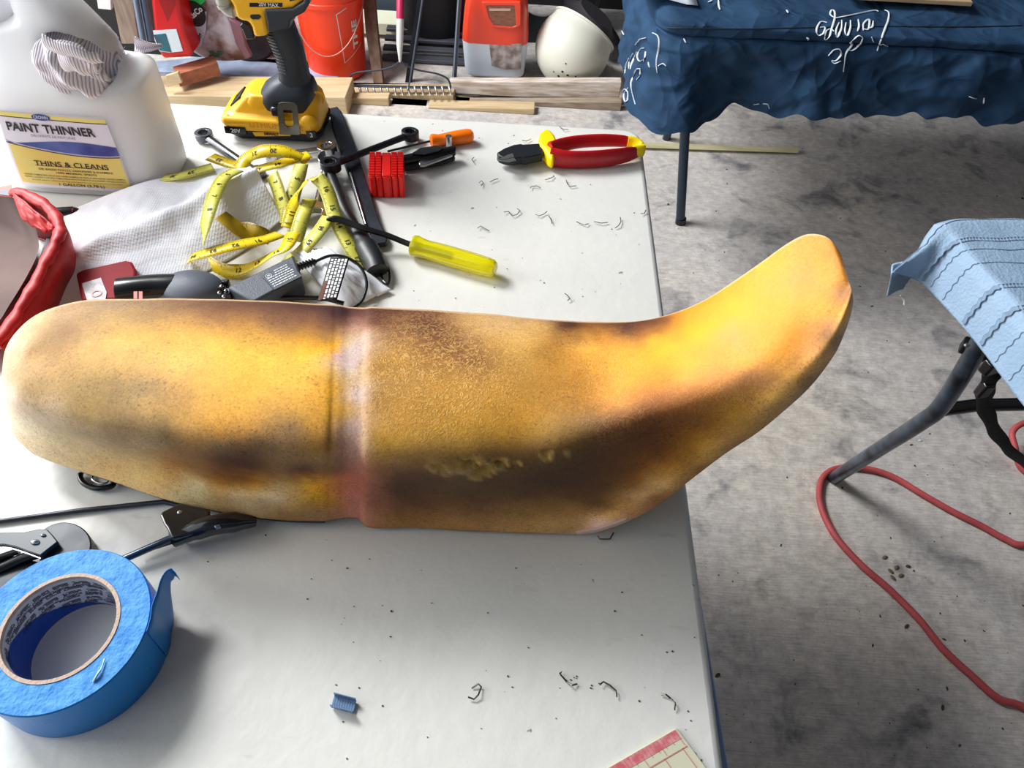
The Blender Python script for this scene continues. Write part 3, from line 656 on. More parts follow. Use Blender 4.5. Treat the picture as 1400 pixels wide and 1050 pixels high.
# belt hook on the near side
def hk(px, py): return aty(px, py, .9225)
hko = [hk(*p) for p in ((379, 145), (381, 141), (386, 140.3), (402, 141), (406, 144), (409, 175), (411, 184.5), (382.5, 184), (381, 170))]
hki = [hk(*p) for p in ((387, 151), (388.5, 150.2), (398, 150.6), (399.5, 152), (401, 168), (400, 173), (394, 175), (390, 172), (388, 160))]
def ringplate(o, i, d, n=36):
    def res(P, n):
        P = P+[P[0]]; L = [0]
        for a, b in zip(P, P[1:]): L.append(L[-1]+(b-a).length)
        out = []
        for k in range(n):
            s = L[-1]*k/n; j = max(x for x in range(len(P)-1) if L[x] <= s+1e-12); out.append(P[j].lerp(P[j+1], (s-L[j])/max(L[j+1]-L[j], 1e-9)))
        return out
    o, i = res(o, n), res(i, n); d = Vector(d); V = o+i+[p+d for p in o]+[p+d for p in i]; Fa = []
    for k in range(n):
        k2 = (k+1) % n
        Fa += [(k, k2, n+k2, n+k), (2*n+k, 3*n+k, 3*n+k2, 2*n+k2), (k, 2*n+k, 2*n+k2, k2), (n+k, n+k2, 3*n+k2, 3*n+k)]
    return V, Fa
obj('belt_hook', ringplate(hko, hki, (0, .002, 0)), mat('hook steel', (96, 94, 84), .35, .6), DR, angle=30)
obj('hook_mount', box((-.345, .938, TZ+.047), (.016, .016, .013)), M_gloss, DR, bevel=.003)
fy = BY0-.0034
def dl(s, px, py, h, m, y=fy, bold=0): return obj('battery_lettering', mapg(text(s, h, bold), frame(aty(px, py, y), (1, 0, 0), (0, 0, 1))), m, DR, smooth=False)
for t_, x_, h_ in (('20V', -.4080, .0085), ('3', -.3015, .0095)): obj('battery_lettering', mapg(text(t_, h_, .0002), frame((x_, BY0-.0030, TZ+.0165), (1, 0, 0), (0, 0, 1))), M_white_print, DR, smooth=False)
dl('DEWALT', 371, 183.6, .0050, M_black_print, y=BY0-.0036, bold=.0004)
obj('battery_lettering', mapg(text('LITHIUM', .0115, 0), frame(aty(362, 172, BY0-.0052), (1, 0, 0), (0, 0, 1))), mat('raised amber print', (214, 150, 15), .4), DR, smooth=False)
obj('yellow_front_tab', prism([aty(*p, BY0-.0016) for p in ((345, 181), (349, 186.5), (397, 186), (397, 184.5), (382, 184), (382, 181))], (0, .002, 0)), M_yel, DR, bevel=.0004)
obj('side_latch', tube(smooth_path([(-.296, .96, TZ+.064), (-.290, .965, TZ+.062), (-.287, .968, TZ+.054), (-.289, .97, TZ+.044)], 5), .0018, 8), M_yel, DR)

# ------------------------------------------------------------------ paper towel
def towel():
    top = smooth_path([at(76, 296, TZ+.004), at(120, 278, TZ+.012), at(160, 262, TZ+.020), at(205, 247, TZ+.028), at(250, 239, TZ+.032), at(295, 231, TZ+.034), at(338, 227, TZ+.030)], 8)
    bot = smooth_path([at(10, 500, TZ+.001), at(62, 462, TZ+.001), at(110, 425, TZ+.001), at(180, 412, TZ+.001), at(255, 385, TZ+.001), at(330, 345, TZ+.002), at(387, 299, TZ+.006)], 8)
    L = len(top)
    def f(u, v):
        k = u*(L-1); i = min(int(k), L-2); a = top[i].lerp(top[i+1], k-i); b = bot[i].lerp(bot[i+1], k-i)
        p = a.lerp(b, v); e = math.sin(PI*min(1, v*1.0))**.8
        fold = .010*math.exp(-((v-.52+.25*(u-.5))/.08)**2)*smo(.1, .4, u)+.008*math.exp(-((u-.80)/.07)**2)*e
        p.z += (.012*u+.006)*e*(1-smo(.55, 1, v)*.5)+fold*e+.004*nz((p.x, p.y, 0), 16, 4)*e+.0015*nz((p.x, p.y, 0), 60, 6)*e
        p.z = max(p.z, TZ+.0015)
        return p
    return grid(f, 110, 80)
M_tow = mat('quilted paper towel', (240, 240, 246), .9)
nt = M_tow.node_tree; tcn = nt.nodes['Texture Coordinate']
vo = nt.nodes.new('ShaderNodeTexVoronoi'); vo.inputs['Scale'].default_value = 330; vo.inputs['Randomness'].default_value = .15; nt.links.new(tcn.outputs['Object'], vo.inputs[0])
wv = nt.nodes.new('ShaderNodeTexNoise'); wv.inputs['Scale'].default_value = 30; wv.inputs['Distortion'].default_value = 1.5; nt.links.new(tcn.outputs['Object'], wv.inputs[0])
ad = nt.nodes.new('ShaderNodeMath'); ad.operation = 'MULTIPLY_ADD'; nt.links.new(wv.outputs['Fac'], ad.inputs[0]); ad.inputs[1].default_value = .5; nt.links.new(vo.outputs['Distance'], ad.inputs[2])
bp = nt.nodes.new('ShaderNodeBump'); bp.inputs['Strength'].default_value = .42; bp.inputs['Distance'].default_value = .0013; nt.links.new(ad.outputs[0], bp.inputs['Height']); nt.links.new(bp.outputs[0], nt.nodes['Principled BSDF'].inputs['Normal'])
obj('paper_towel', towel(), M_tow, label='crumpled white quilted paper towel under the tape measure', cat='paper towel', solid=.0008, angle=80)

# ------------------------------------------------------------------ tape measure blade, loops and folds
TM = thing('tape_measure_blade', 'tangled loose yellow measuring tape blade heaped on the paper towel', 'tape measure', at(370, 300, TZ))
M_tape = mat('yellow tape blade', (246, 214, 20), .35)
M_tape2 = mat('faded yellow tape blade', (232, 228, 110), .4, rgb2=(214, 206, 70), vscale=40)
M_tapeb = mat('ochre tape back', (190, 158, 18), .4)
def ribbon_frame(pts, tilt, nsub=8):
    P = smooth_path([at(px, py, TZ+z) for px, py, z in pts], nsub)
    T = smooth_path([(t, 0, 0) for t in tilt] if hasattr(tilt, '__len__') else [(tilt, 0, 0)]*len(pts), nsub)
    fr, s = [], 0
    for i, p in enumerate(P):
        if i: s += (p-P[i-1]).length
        t = (P[min(i+1, len(P)-1)]-P[max(i-1, 0)]).normalized()
        side = t.cross(Vector((0, 0, 1)))
        side = side.normalized() if side.length > 1e-4 else Vector((1, 0, 0))
        side = Matrix.Rotation(math.radians(T[i].x), 3, t) @ side
        fr.append((p, side, side.cross(t).normalized(), s))
    return fr
def rb(fr, s, x, h):
    L = len(fr); i = 0
    while i < L-2 and fr[i+1][3] < s: i += 1
    a, b = fr[i], fr[i+1]; k = (s-a[3])/max(b[3]-a[3], 1e-9); k = min(max(k, 0), 1)
    n = a[2].lerp(b[2], k); curve = -.0012*(1-(x/.009)**2)*0
    return a[0].lerp(b[0], k)+a[1].lerp(b[1], k)*x+n*(h+curve)
def strip(pts, tilt=0, w_=.018, m=None, nums=None, start=25, flip=False, num_at=.012, marks=True):
    fr = ribbon_frame(pts, tilt); L = fr[-1][3]
    o = obj('blade_loop', ([p for f in fr for p in (f[0]-f[1]*w_/2, f[0], f[0]+f[1]*w_/2)], [(3*i+j, 3*i+j+1, 3*i+j+4, 3*i+j+3) for i in range(len(fr)-1) for j in (0, 1)]), m or M_tape, TM, solid=.0004, angle=80)
    if not marks: return
    g = []
    n = int(L/.0016)
    for k in range(1, n):
        s = k*.0016; h_ = .0026 if k % 4 else .0038
        if k % 16 == 0: h_ = .006
        for sd in (-1, 1):
            for up in (1, -1):
                x0 = sd*w_/2*.98; x1 = sd*(w_/2-h_)
                g.append(([rb(fr, s, x0, .00045*up), rb(fr, s+.0004, x0, .00045*up), rb(fr, s+.0004, x1, .00045*up), rb(fr, s, x1, .00045*up)], [(0, 1, 2, 3)]))
                if marks == 1: break
    s = num_at; k = 0
    while s < L-.004 and nums:
        if k < len(nums):
            t_ = text(nums[k], .0085, .0002)
            sg = -1 if flip else 1
            g.append(mapg(t_, lambda v, s=s: rb(fr, s+sg*v[0], -sg*v[1], .0006)))
        s += .0254; k += 1
    obj('printed_marks', join(*g), M_black_print, o, smooth=False)
Z = .03
strip([(222,243,.030),(245,240,.040),(270,234,.044),(291,228,.045)], 0, m=M_tape2, nums=['30','29'], flip=True, num_at=.020)
strip([(287,214,.036),(300,219,.036),(315,224,.036),(332,228,.036)], 0, nums=['23'], flip=True, num_at=.016)
strip([(326,230,.036),(338,216,.042),(354,208,.050),(372,206,.052),(392,208,.050),(410,214,.042),(420,222,.035)], [0,20,30,30,20,0,0], nums=['21','20'], flip=True, num_at=.03)
strip([(345,234,.034),(365,228,.038),(385,223,.040),(405,217,.040),(423,211,.040)], 0, nums=['45','44','43','42'], flip=True, num_at=.008)
strip([(325,232,.048),(306,243,.054),(295,262,.056),(287,285,.056),(281,310,.048),(277,336,.030)], [0,0,0,10,25,45], m=M_tape2, nums=['5','6','7','8'], num_at=.02)
strip([(301,294,.040),(316,305,.036),(330,317,.028),(352,332,.012)], 0, m=M_tapeb, marks=False)
strip([(256,361,.012),(262,352,.022),(285,345,.030),(310,338,.034),(335,333,.034),(360,328,.030),(384,320,.020)], 0, nums=['94','93','92','91'], flip=True, num_at=.016)
strip([(318,330,.006),(326,318,.016),(338,314,.020),(352,318,.020),(370,326,.012)], [10,50,60,50,20], m=M_tapeb, marks=1)
strip([(282,357,.004),(294,366,.004),(310,371,.005),(332,369,.010),(352,360,.018),(372,348,.026),(390,338,.030),(402,318,.030)], [60,50,40,10,-10,-20,-10,0], nums=['12','13','14','15'], num_at=.05)
strip([(382,380,.004),(392,362,.012),(404,350,.018),(420,335,.026),(437,315,.030),(450,296,.028)], 0, m=M_tape2, nums=['70','69','68'], num_at=.03)
strip([(392,305,.010),(396,285,.016),(402,262,.026),(408,240,.036),(412,224,.040)], [0,10,20,20,0], m=M_tape2, nums=['3','4','5'], num_at=.014)
strip([(372,238,.036),(379,256,.030),(386,278,.020),(393,298,.010)], [35,35,30,20], m=M_tape2, nums=['7','8'], num_at=.014)
strip([(394,312,.006),(400,290,.016),(404,272,.030),(412,256,.044),(423,245,.052),(434,243,.056)], [20,10,-10,-25,-25,-10], nums=['11','16','17'], num_at=.02)
strip([(433,242,.056),(444,255,.050),(451,272,.042),(457,293,.032),(468,318,.022),(480,340,.014),(490,358,.006),(486,368,.002)], [20,10,0,0,0,0,0,0], m=M_tape2, nums=['16','15','14','13','12'], num_at=.02)
strip([(404,330,.010),(410,308,.020),(416,290,.026),(424,272,.026)], [10,15,10,0], m=M_tape2, marks=1)

# ------------------------------------------------------------------ wrenches
def wrench(px0, px1, z0, z1, name, label, r0, r1, w_, m, t0='ring', t1='ring', th=.007, bow=0, hole=.55):
    a, b = at(*px0, TZ+z0), at(*px1, TZ+z1); t = (b-a).normalized(); s = Vector((-t.y, t.x, 0)).normalized()
    W = thing(name, label, 'wrench', (a.x, a.y, min(a.z, b.z)-.002))
    L = (b-a).length
    P = [a+t*(L*k/16)+Vector((0, 0, bow*math.sin(PI*k/16))) for k in range(17)]
    P = P[1:-1]
    ws = [w_*(1+.5*abs(2*k/16-1)**6) for k in range(1, 16)]
    obj('shank', tube(P, [x/2 for x in ws], 12, rv=th*.36), m, W)
    for c, rr, typ, d in ((a, r0, t0, -1), (b, r1, t1, 1)):
        u = Vector((0, 0, 1))
        if typ == 'ring':
            ou = [Vector((c+s*(rr*math.cos(q))+t*(rr*math.sin(q))+u*(-th/2))) for q in [2*PI*k/36 for k in range(36)]]
            inn = [Vector((c+s*(rr*hole*(1+.07*math.cos(12*q))*math.cos(q))+t*(rr*hole*(1+.07*math.cos(12*q))*math.sin(q))+u*(-th/2))) for q in [2*PI*k/36 for k in range(36)]]
            obj('ring_end', ringplate(ou, inn, (0, 0, th), 36), m, W, bevel=.0007, angle=35)
        else:
            pl = []
            for q in np.linspace(math.radians(35), math.radians(325), 26): pl.append(c+t*d*(rr*math.cos(q))+s*(rr*math.sin(q)*.95))
            mo = rr*.42
            pl += [c+t*d*(rr*.75)-s*mo, c-t*d*(rr*.15)-s*mo, c-t*d*(rr*.30)-s*mo*.5, c-t*d*(rr*.30)+s*mo*.5, c-t*d*(rr*.15)+s*mo, c+t*d*(rr*.75)+s*mo]
            obj('open_end', prism([p-u*th/2 for p in pl], (0, 0, th)), m, W, bevel=.0007, angle=35)
    return W
M_chrome = mat('polished chrome', (205, 205, 208), .16, 1, var=.25, vscale=25)
wrench((279, 185), (352, 236), .008, .006, 'ring_wrench', 'dark chrome ring wrench pointing at the jug, left of the yellow driver', .0125, .011, .011, mat('dull chrome', (120, 122, 130), .28, .9, var=.5, vscale=50), th=.010)
wrench((447, 203), (372, 214), .012, .008, 'ratchet_wrench', 'chrome ratchet wrench with round head just below the yellow driver', .0135, .010, .009, M_chrome, th=.011)
wrench((450, 218), (432, 292), .020, .010, 'combination_wrench', 'shiny chrome open-ended wrench under the hanging tape measure loop', .0155, .0185, .013, M_chrome, 'open', 'open', th=.009)
wrench((561, 184), (452, 226), .010, .022, 'ratcheting_ring_wrench', 'black ring wrench lying across the flat pry bar', .0125, .0135, .0105, mat('blackened steel', (50, 52, 58), .38, .6, var=.4, vscale=80), th=.012)
# small silver open wrench end in the dark pile
wrench((444, 233), (453, 259), .016, .014, 'ignition_wrench', 'tiny chrome wrench in the dark gap beside the pry bar', .006, .005, .005, M_chrome, 'open', 'ring', th=.005)
# bar
bo_ = [at(*p, TZ+.002) for p in ((450, 154), (462, 151), (468, 158), (487, 205), (505, 262), (520, 308), (531, 330), (529, 338), (514, 340), (505, 330), (490, 285), (470, 225), (455, 180))]
obj('flat_pry_bar', prism(bo_, (0, 0, .007)), mat('blue black bar steel', (44, 50, 60), .42, .35, var=.4, vscale=60, bump=.2, bscale=150), label='long black flat bar lying between the driver and the red hex block', cat='pry bar', bevel=.0016, angle=35)

# ------------------------------------------------------------------ dark clutter in the middle: locking pliers, hose
PL = thing('black_pliers', 'black handled pliers half buried beside the flat bar', 'pliers', at(470, 290, TZ))
obj('handle', tube(smooth_path([at(452, 240, TZ+.014), at(462, 265, TZ+.014), at(472, 290, TZ+.013), at(490, 320, TZ+.012), at(500, 345, TZ+.012)], 5), .0075, 12, rv=.007), M_black, PL)
obj('handle', tube(smooth_path([at(450, 245, TZ+.008), at(455, 275, TZ+.008), at(470, 305, TZ+.007), at(487, 335, TZ+.007), at(505, 358, TZ+.007), at(520, 372, TZ+.008)], 5), [.006]*8+[.0085]*12+[.010]*5+[.009], 12, rv=.006), M_gloss, PL)
obj('chrome_rod', tube([at(479, 236, TZ+.012), at(500, 307, TZ+.012)], .0013, 8), M_steel, PL)
KN = thing('black_grip_tool', 'bulky black rubber grip beside the yellow screwdriver shaft', 'tool grip', at(505, 350, TZ))
obj('grip', tube(smooth_path([at(482, 312, TZ+.010), at(490, 322, TZ+.012), at(502, 340, TZ+.013), at(512, 358, TZ+.013), at(517, 372, TZ+.011)], 5), [.006]*3+[.011]*6+[.014]*6+[.013]*5+[.008], 16, rv=[.006]*3+[.009]*6+[.011]*6+[.011]*5+[.007]), M_black, KN)
obj('lanyard_ring', tube(smooth_path([at(523, 367, TZ+.006), at(530, 366, TZ+.007), at(533, 376, TZ+.006), at(531, 388, TZ+.005), at(524, 384, TZ+.005), at(521, 374, TZ+.006)], 5, True), .0016, 8), M_gloss, KN)

# ------------------------------------------------------------------ bent screwdriver
SD = thing('yellow_screwdriver', 'clear yellow handled screwdriver with bent black shaft pointing at the tape measure', 'screwdriver', at(600, 350, TZ))
M_acr = mat('clear yellow acrylic', (250, 240, 10), .12, trans=.55, spec=.6, coat=.3)
hA, hB = at(563, 335, TZ+.014), at(677, 368, TZ+.0135)
ax = (hB-hA); HL = ax.length; ax.normalize()
def fluted(prof, o, axis, n=48, fl=.08, nf=8):
    q = Vector((0, 0, 1)).rotation_difference(axis); V, Fa = [], []
    for r, z, f in prof:
        for k in range(n):
            a = 2*PI*k/n; rr = r*(1-f*fl*(.5+.5*math.cos(nf*a))); V.append(q @ Vector((rr*math.cos(a), rr*math.sin(a), z))+o)
    for i in range(len(prof)-1):
        for k in range(n): Fa.append((i*n+k, i*n+(k+1) % n, (i+1)*n+(k+1) % n, (i+1)*n+k))
    Fa.append(tuple(range(n-1, -1, -1))); Fa.append(tuple((len(prof)-1)*n+k for k in range(n))); return V, Fa
obj('handle', fluted([(.008, 0, 0), (.0125, .002, 0), (.0132, .006, 0), (.012, .012, .2), (.0112, .020, .6), (.0118, .032, 1), (.0122, .05, 1), (.012, HL*.75, 1), (.0115, HL*.9, .8), (.0105, HL*.97, .2), (.008, HL, 0)], hA, ax), M_acr, SD)
sh = smooth_path([hA+ax*.055, hA, at(530, 322, TZ+.020), at(500, 313, TZ+.026), at(478, 305, TZ+.030), at(460, 299.5, TZ+.033), at(446, 300, TZ+.034)], 5)
obj('shaft', tube(sh, [.0036]*15+[.004]*8+[.0042]*4+[.0035, .003, .0022, .0012], 12), mat('black oxide shaft', (26, 26, 30), .35, .3), SD)
# orange screwdriver
OS = thing('orange_screwdriver', 'small bright orange handled screwdriver behind the folded multi-tool', 'screwdriver', at(620, 192, TZ))
a1, b1 = at(588, 193, TZ+.009), at(647, 185, TZ+.010); ax1 = (b1-a1).normalized(); H1 = (b1-a1).length
obj('handle', fluted([(.006, 0, 0), (.009, .002, 0), (.0095, .006, 0), (.0078, .013, 0), (.0085, .022, .5), (.0098, .035, .6), (.0102, H1*.85, .4), (.0092, H1*.95, 0), (.005, H1, 0)], a1, ax1, fl=.05), mat('orange plastic', (255, 122, 10), .3, sss=.2), OS)
obj('shaft', tube([a1, at(530, 207, TZ+.009)], .0016, 8), M_dsteel, OS)

# ------------------------------------------------------------------ red hex key block
RB = thing('red_grip_block', 'bright red ribbed block of stacked plastic grips beside the flat bar', 'tool case', at(530, 255, TZ))
M_red = mat('red plastic', (236, 32, 28), .32, spec=.4)
c00, c10, c11, c01 = at(504, 240, TZ+.034), at(552, 240, TZ+.034), at(549, 207, TZ+.034), at(505, 208, TZ+.034)
u_ = (c10-c00); v_ = (c01-c00)
for k, (f0, f1, kind_) in enumerate(((0, .175, 0), (.185, .36, 0), (.37, .63, 1), (.64, .815, 0), (.825, 1.0, 0))):
    o2 = c00+u_*f0; w2 = u_*(f1-f0)
    body = loft([[o2+Vector((0, 0, -.0335)), o2+w2+Vector((0, 0, -.0335)), o2+w2+v_+Vector((0, 0, -.0335)), o2+v_+Vector((0, 0, -.0335))], [o2, o2+w2, o2+w2+v_, o2+v_]])
    o3 = obj('plate', body, M_red, RB, bevel=.0012)
    if not kind_:
        obj('knurl', join(*[tube([o2+v_*((j+.5)/9)+w2*.06+Vector((0, 0, .0004)), o2+v_*((j+.5)/9)+w2*.94+Vector((0, 0, .0004))], .0018, 8) for j in range(9)]), M_red, o3)
    obj('front_rib', box(o2+w2*.5+Vector((0, -.0006, -.017)), (w2.length*.62, .0022, .030), rz=math.atan2(u_.y, u_.x)), M_red, o3, bevel=.0008)
# folded multi-tool
MT = thing('folding_multi_tool', 'black and steel folding multi-tool sticking out behind the red block', 'multi-tool', at(590, 215, TZ))
obj('handle', tube(smooth_path([at(548, 220, TZ+.013), at(570, 215, TZ+.014), at(595, 211, TZ+.014), at(615, 207, TZ+.014), at(623, 206, TZ+.014)], 5), [.008]*5+[.0088]*8+[.0082]*6+[.006, .004], 14, rv=.006), M_gloss, MT)
obj('handle', tube(smooth_path([at(550, 228, TZ+.006), at(580, 224, TZ+.006), at(605, 219, TZ+.006), at(620, 214, TZ+.007)], 5), [.008]*12+[.007]*3+[.005], 14, rv=.005), M_black, MT)
obj('steel_plate', prism([at(*p, TZ+.0205) for p in ((562, 211), (575, 203), (596, 200), (607, 203), (598, 208), (580, 212))], (0, 0, .0012)), M_dsteel, MT, bevel=.0003)
obj('jaw', prism([at(*p, TZ+.011) for p in ((572, 225), (577, 221), (616, 211), (619, 215), (580, 229), (574, 229))], (0, 0, .004)), M_steel, MT, bevel=.001)
obj('pivot', lathe([(0, .021), (.0045, .021), (.005, .019), (.005, .004)], 20, (at(614, 204, TZ).x, at(614, 204, TZ).y, TZ)), M_steel, MT)

# ------------------------------------------------------------------ diagonal cutters
DP = thing('diagonal_cutters', 'diagonal cutting pliers with red and yellow insulated handles near the far corner', 'pliers', at(780, 215, TZ))
M_redh = mat('dark red grip', (196, 12, 26), .38, var=.25, vscale=20)
M_yelg = mat('yellow guard', (255, 222, 0), .4)
def hd(pts, r, rvv, m, name='handle', n=16): return obj(name, tube(smooth_path([at(px, py, TZ+z) for px, py, z in pts], 6), r, n, rv=rvv), m, DP)
ha = [(752, 206, .018), (770, 198, .020), (795, 193.5, .021), (825, 192, .021), (852, 193, .019), (866, 196, .017)]
hb = [(752, 214, .015), (775, 218, .014), (805, 218, .014), (835, 215.5, .014), (858, 211.5, .014), (874, 207.5, .014)]
n6 = lambda *v: list(np.interp(np.linspace(0, 1, 31), np.linspace(0, 1, len(v)), v))
hd(ha, n6(.0075, .006, .0055, .0055, .005, .004), n6(.014, .011, .010, .010, .009, .006), M_redh)
hd(hb, n6(.0080, .0065, .006, .006, .0055, .0035), n6(.0145, .0135, .0135, .0135, .012, .008), M_redh)
hd([(858, 193.5, .020), (866, 195, .019), (874, 199, .017), (876, 203, .016)], .0058, .0085, M_yelg, 'yellow_tip')
hd([(866, 207, .0155), (874, 206, .0155), (880, 205.5, .0150)], [.006]*7+[.0058]*3+[.005]*3, .0095, M_yelg, 'yellow_tip')
obj('finger_guard', prism([at(px, py, TZ+.004) for px, py in ((735, 205), (737, 197), (743, 192), (751, 193), (757, 200), (761, 210), (759, 222), (755, 233), (748, 229), (742, 219), (737, 214))], (0, 0, .019)), M_yelg, DP, bevel=.004, seg=3)
jawp = [(679, 219), (690, 212.5), (702, 208), (712, 206.5), (714, 207.5), (738, 206), (742, 212), (741, 221), (726, 224), (716, 226), (713, 225), (702, 227), (690, 226), (682, 223)]
obj('jaws', prism([at(px, py, TZ+.008) for px, py in jawp], (0, 0, .012)), mat('dark jaw steel', (40, 44, 48), .4, .5), DP, bevel=.0025, seg=2, angle=30)
obj('cutting_edge', join(prism([at(px, py, TZ+.0205) for px, py in ((681, 218.5), (694, 212), (701, 210), (703, 215), (692, 217.5))], (0, 0, .0008)), prism([at(px, py, TZ+.0205) for px, py in ((681, 219.8), (692, 218.8), (703, 216), (706, 220), (695, 222))], (0, 0, .0008))), mat('ground steel', (150, 150, 150), .3, .8), DP, bevel=.0003)

# ------------------------------------------------------------------ staple remover / adapter / pouch / bag behind the seat
SR = thing('black_heat_tool', 'glossy black rounded handle tool behind the seat tail', 'hand tool', at(230, 390, TZ))
M_greyrub = mat('charcoal rubber', (84, 90, 102), .5, bump=.2, bscale=900)
obj('body', loft([[at(px, py, TZ+z) for px, py in ()] for z in ()]) if False else tube(smooth_path([at(160, 398, TZ+.022), at(180, 396, TZ+.022), at(210, 393, TZ+.021), at(240, 392, TZ+.020), at(265, 392, TZ+.018)], 5), [.013]+[.0165]*18+[.016, .010], 20, rv=[.009]+[.013]*18+[.012, .008]), M_gloss, SR)
obj('palm_shell', join(ellipsoid(at(262, 395, TZ+.018), (.036, .026, .0165), 28), ellipsoid(at(245, 398, TZ+.014), (.034, .024, .013), 24)), M_greyrub, SR)
obj('warning_sticker', join(*[prism([at(px, 399+(px-188)*.0, TZ+.0360), at(px+5, 399, TZ+.0360), at(px+5, 409, TZ+.0345), at(px, 409, TZ+.0345)], (0, 0, .0006)) for px in (183, 190)]), mat('orange sticker', (190, 90, 70), .5), SR, smooth=False)
pouch = thing('red_plastic_packet', 'dark red packet poking out from under the towel behind the seat tail', 'packet', at(150, 395, TZ))
obj('packet', prism([at(*p, TZ+.010) for p in ((110, 386), (120, 381), (178, 368), (186, 370), (192, 382), (190, 420), (118, 424))], (0, 0, .014)), mat('dark red plastic', (140, 8, 24), .65, spec=.25), pouch, bevel=.003, seg=3)
obj('printed_label', prism([at(*p, TZ+.0245) for p in ((112, 388), (138, 380), (146, 400), (144, 412), (120, 414))], (0, 0, .0005)), mat('grey printed label', (110, 98, 98), .4, rgb2=(190, 185, 180), vscale=90), pouch, smooth=False)
obj('label_logo', join(mapg(lathe([(.0038, 0), (.0055, 0)], 20, (0, 0, 0)), lambda v: Vector(at(132, 401, TZ+.0255))+v)), M_redh, pouch)
AD = thing('power_adapter', 'black plug-in power adapter block with white printed ratings', 'power adapter', at(375, 385, TZ))
A0, A1, A2, A3 = at(310, 392, TZ+.030), at(401, 348, TZ+.034), at(413, 377, TZ+.034), at(346, 413, TZ+.030)
obj('case', loft([[p-Vector((0, 0, .029)) for p in (A0, A1, A2, A3)], [A0, A1, A2, A3]]), mat('slate adapter plastic', (56, 63, 76), .45, bump=.2, bscale=800), AD, bevel=.003, seg=3)
ex = (A1-A0).normalized(); ey = (A2-A1).normalized(); ey = -(ey-ex*ey.dot(ex)).normalized()
fa = frame(at(385, 377, TZ+.0346), ex, ey)
obj('rating_plate', mapg(box((0, 0, 0), (.034, .030, .0004)), fa), mat('rating plate', (44, 51, 64), .5), AD, smooth=False)
g = []
rr_ = random.Random(3)
for j in range(7):
    x = -.015
    while x < .014:
        wd = rr_.uniform(.0012, .0036); 
        if x+wd < .015 and not (j < 2 and x < -.006): g.append(mapg(box((x+wd/2, .0125-j*.0038, .0004), (wd, .0015, .0002)), fa))
        x += wd+.0008
g.append(mapg(ringplate([Vector((.0035*math.cos(a)-.011, .0035*math.sin(a)+.009, .0003)) for a in [2*PI*k/20 for k in range(20)]], [Vector((.003*math.cos(a)-.011, .003*math.sin(a)+.009, .0003)) for a in [2*PI*k/20 for k in range(20)]], (0, 0, .0002), 20), fa))
g.append(mapg(text('M', .004, .0001), lambda v: fa(Vector((v[0]-.011, v[1]+.009, .0005)))))
obj('rating_print', join(*g), mat('pale print', (205, 210, 215), .6), AD, smooth=False)
obj('strain_relief', join(tube([at(405, 366, TZ+.026), at(432, 357, TZ+.027)], .0030, 10), *[lathe([(.0046, -.001), (.0046, .001)], 14, at(408+4.0*k, 365-1.35*k, TZ+.026), axis=(at(432, 357, TZ)-at(405, 366, TZ)).normalized(), caps=True) for k in range(6)]), M_gloss, AD)
obj('cord', tube(smooth_path([at(430, 358, TZ+.027), at(450, 350, TZ+.030), at(470, 351, TZ+.030), at(490, 362, TZ+.026), at(500, 380, TZ+.020), at(500, 398, TZ+.014), at(488, 418, TZ+.008), at(450, 432, TZ+.006), at(400, 425, TZ+.006)], 6), .0018, 10), M_gloss, AD)
obj('loose_cord', tube(smooth_path([at(330, 416, TZ+.012), at(360, 410, TZ+.016), at(400, 407, TZ+.017), at(440, 408, TZ+.016), at(470, 415, TZ+.012)], 5), .0026, 10), M_gloss, AD)
tagf = lambda u, v: at(452+26*u*(1)-18*v+8*math.sin(v*PI/2)*(1-u)*0-5*u*(1-v)*0, 352+60*v+6*math.sin(u*PI)*0-(10*(1-v)*(1-u))*0, TZ+.034-.010*v+.003*math.sin(v*PI))
tg = obj('warning_tag', grid(tagf, 4, 14), M_black, AD, solid=.0004)
g = []
for j in range(5):
    v0 = .04
    while v0 < .93:
        l_ = rr_.uniform(.03, .10)
        if not (j == 0 and v0 > .55): g.append(grid(lambda u, v: tagf(.08+.18*j+u*.12, v0+v*l_)+Vector((0, -.0002, .0007)), 1, 2))
        v0 += l_+.02
obj('tag_print', join(*g), M_white_print, tg, smooth=False)
obj('tag_band', grid(lambda u, v: tagf(.06+u*.16, .56+v*.40)+Vector((0, -.0002, .0006)), 1, 3), mat('brown orange band', (120, 60, 35), .5), tg, smooth=False)
obj('prongs', join(*[box(at(px, py, TZ+.020), (.008, .006, .010)) for px, py in ((304, 396), (309, 388), (312, 404))]), M_gloss, AD, bevel=.0015)
obj('prong_tips', join(*[ellipsoid(at(px, py, TZ+.026), (.0022, .0022, .0018), 10) for px, py in ((303, 391), (309, 397), (306, 405), (300, 400))]), M_steel, AD)
# plastic bag
def bagf(u, v):
    # white plastic sachet, corners traced on the tabletop
    a = at(392, 346, TZ+.022).lerp(at(448, 332, TZ+.024), u) if False else None
    p00, p10, p11, p01 = at(396, 345, TZ+.020), at(450, 338, TZ+.022), at(536, 397, TZ+.004), at(470, 425, TZ+.003)
    p = (p00*(1-u)+p10*u)*(1-v)+(p01*(1-u)+p11*u)*v
    p = p.copy(); p.z += .009*math.sin(PI*u)**.6*math.sin(PI*v)**.6+.003*abs(nz((u*5, v*5, 0), 1, 8))+.0015*nz((u*18, v*4, 0), 1, 9); p.z = max(p.z, TZ+.001)
    return p
obj('white_plastic_bag', grid(bagf, 40, 40), mat('white film', (232, 234, 240), .25, bump=.3, bscale=60), label='small white plastic bag under the black adapter cord', cat='bag', solid=.0004, angle=80)

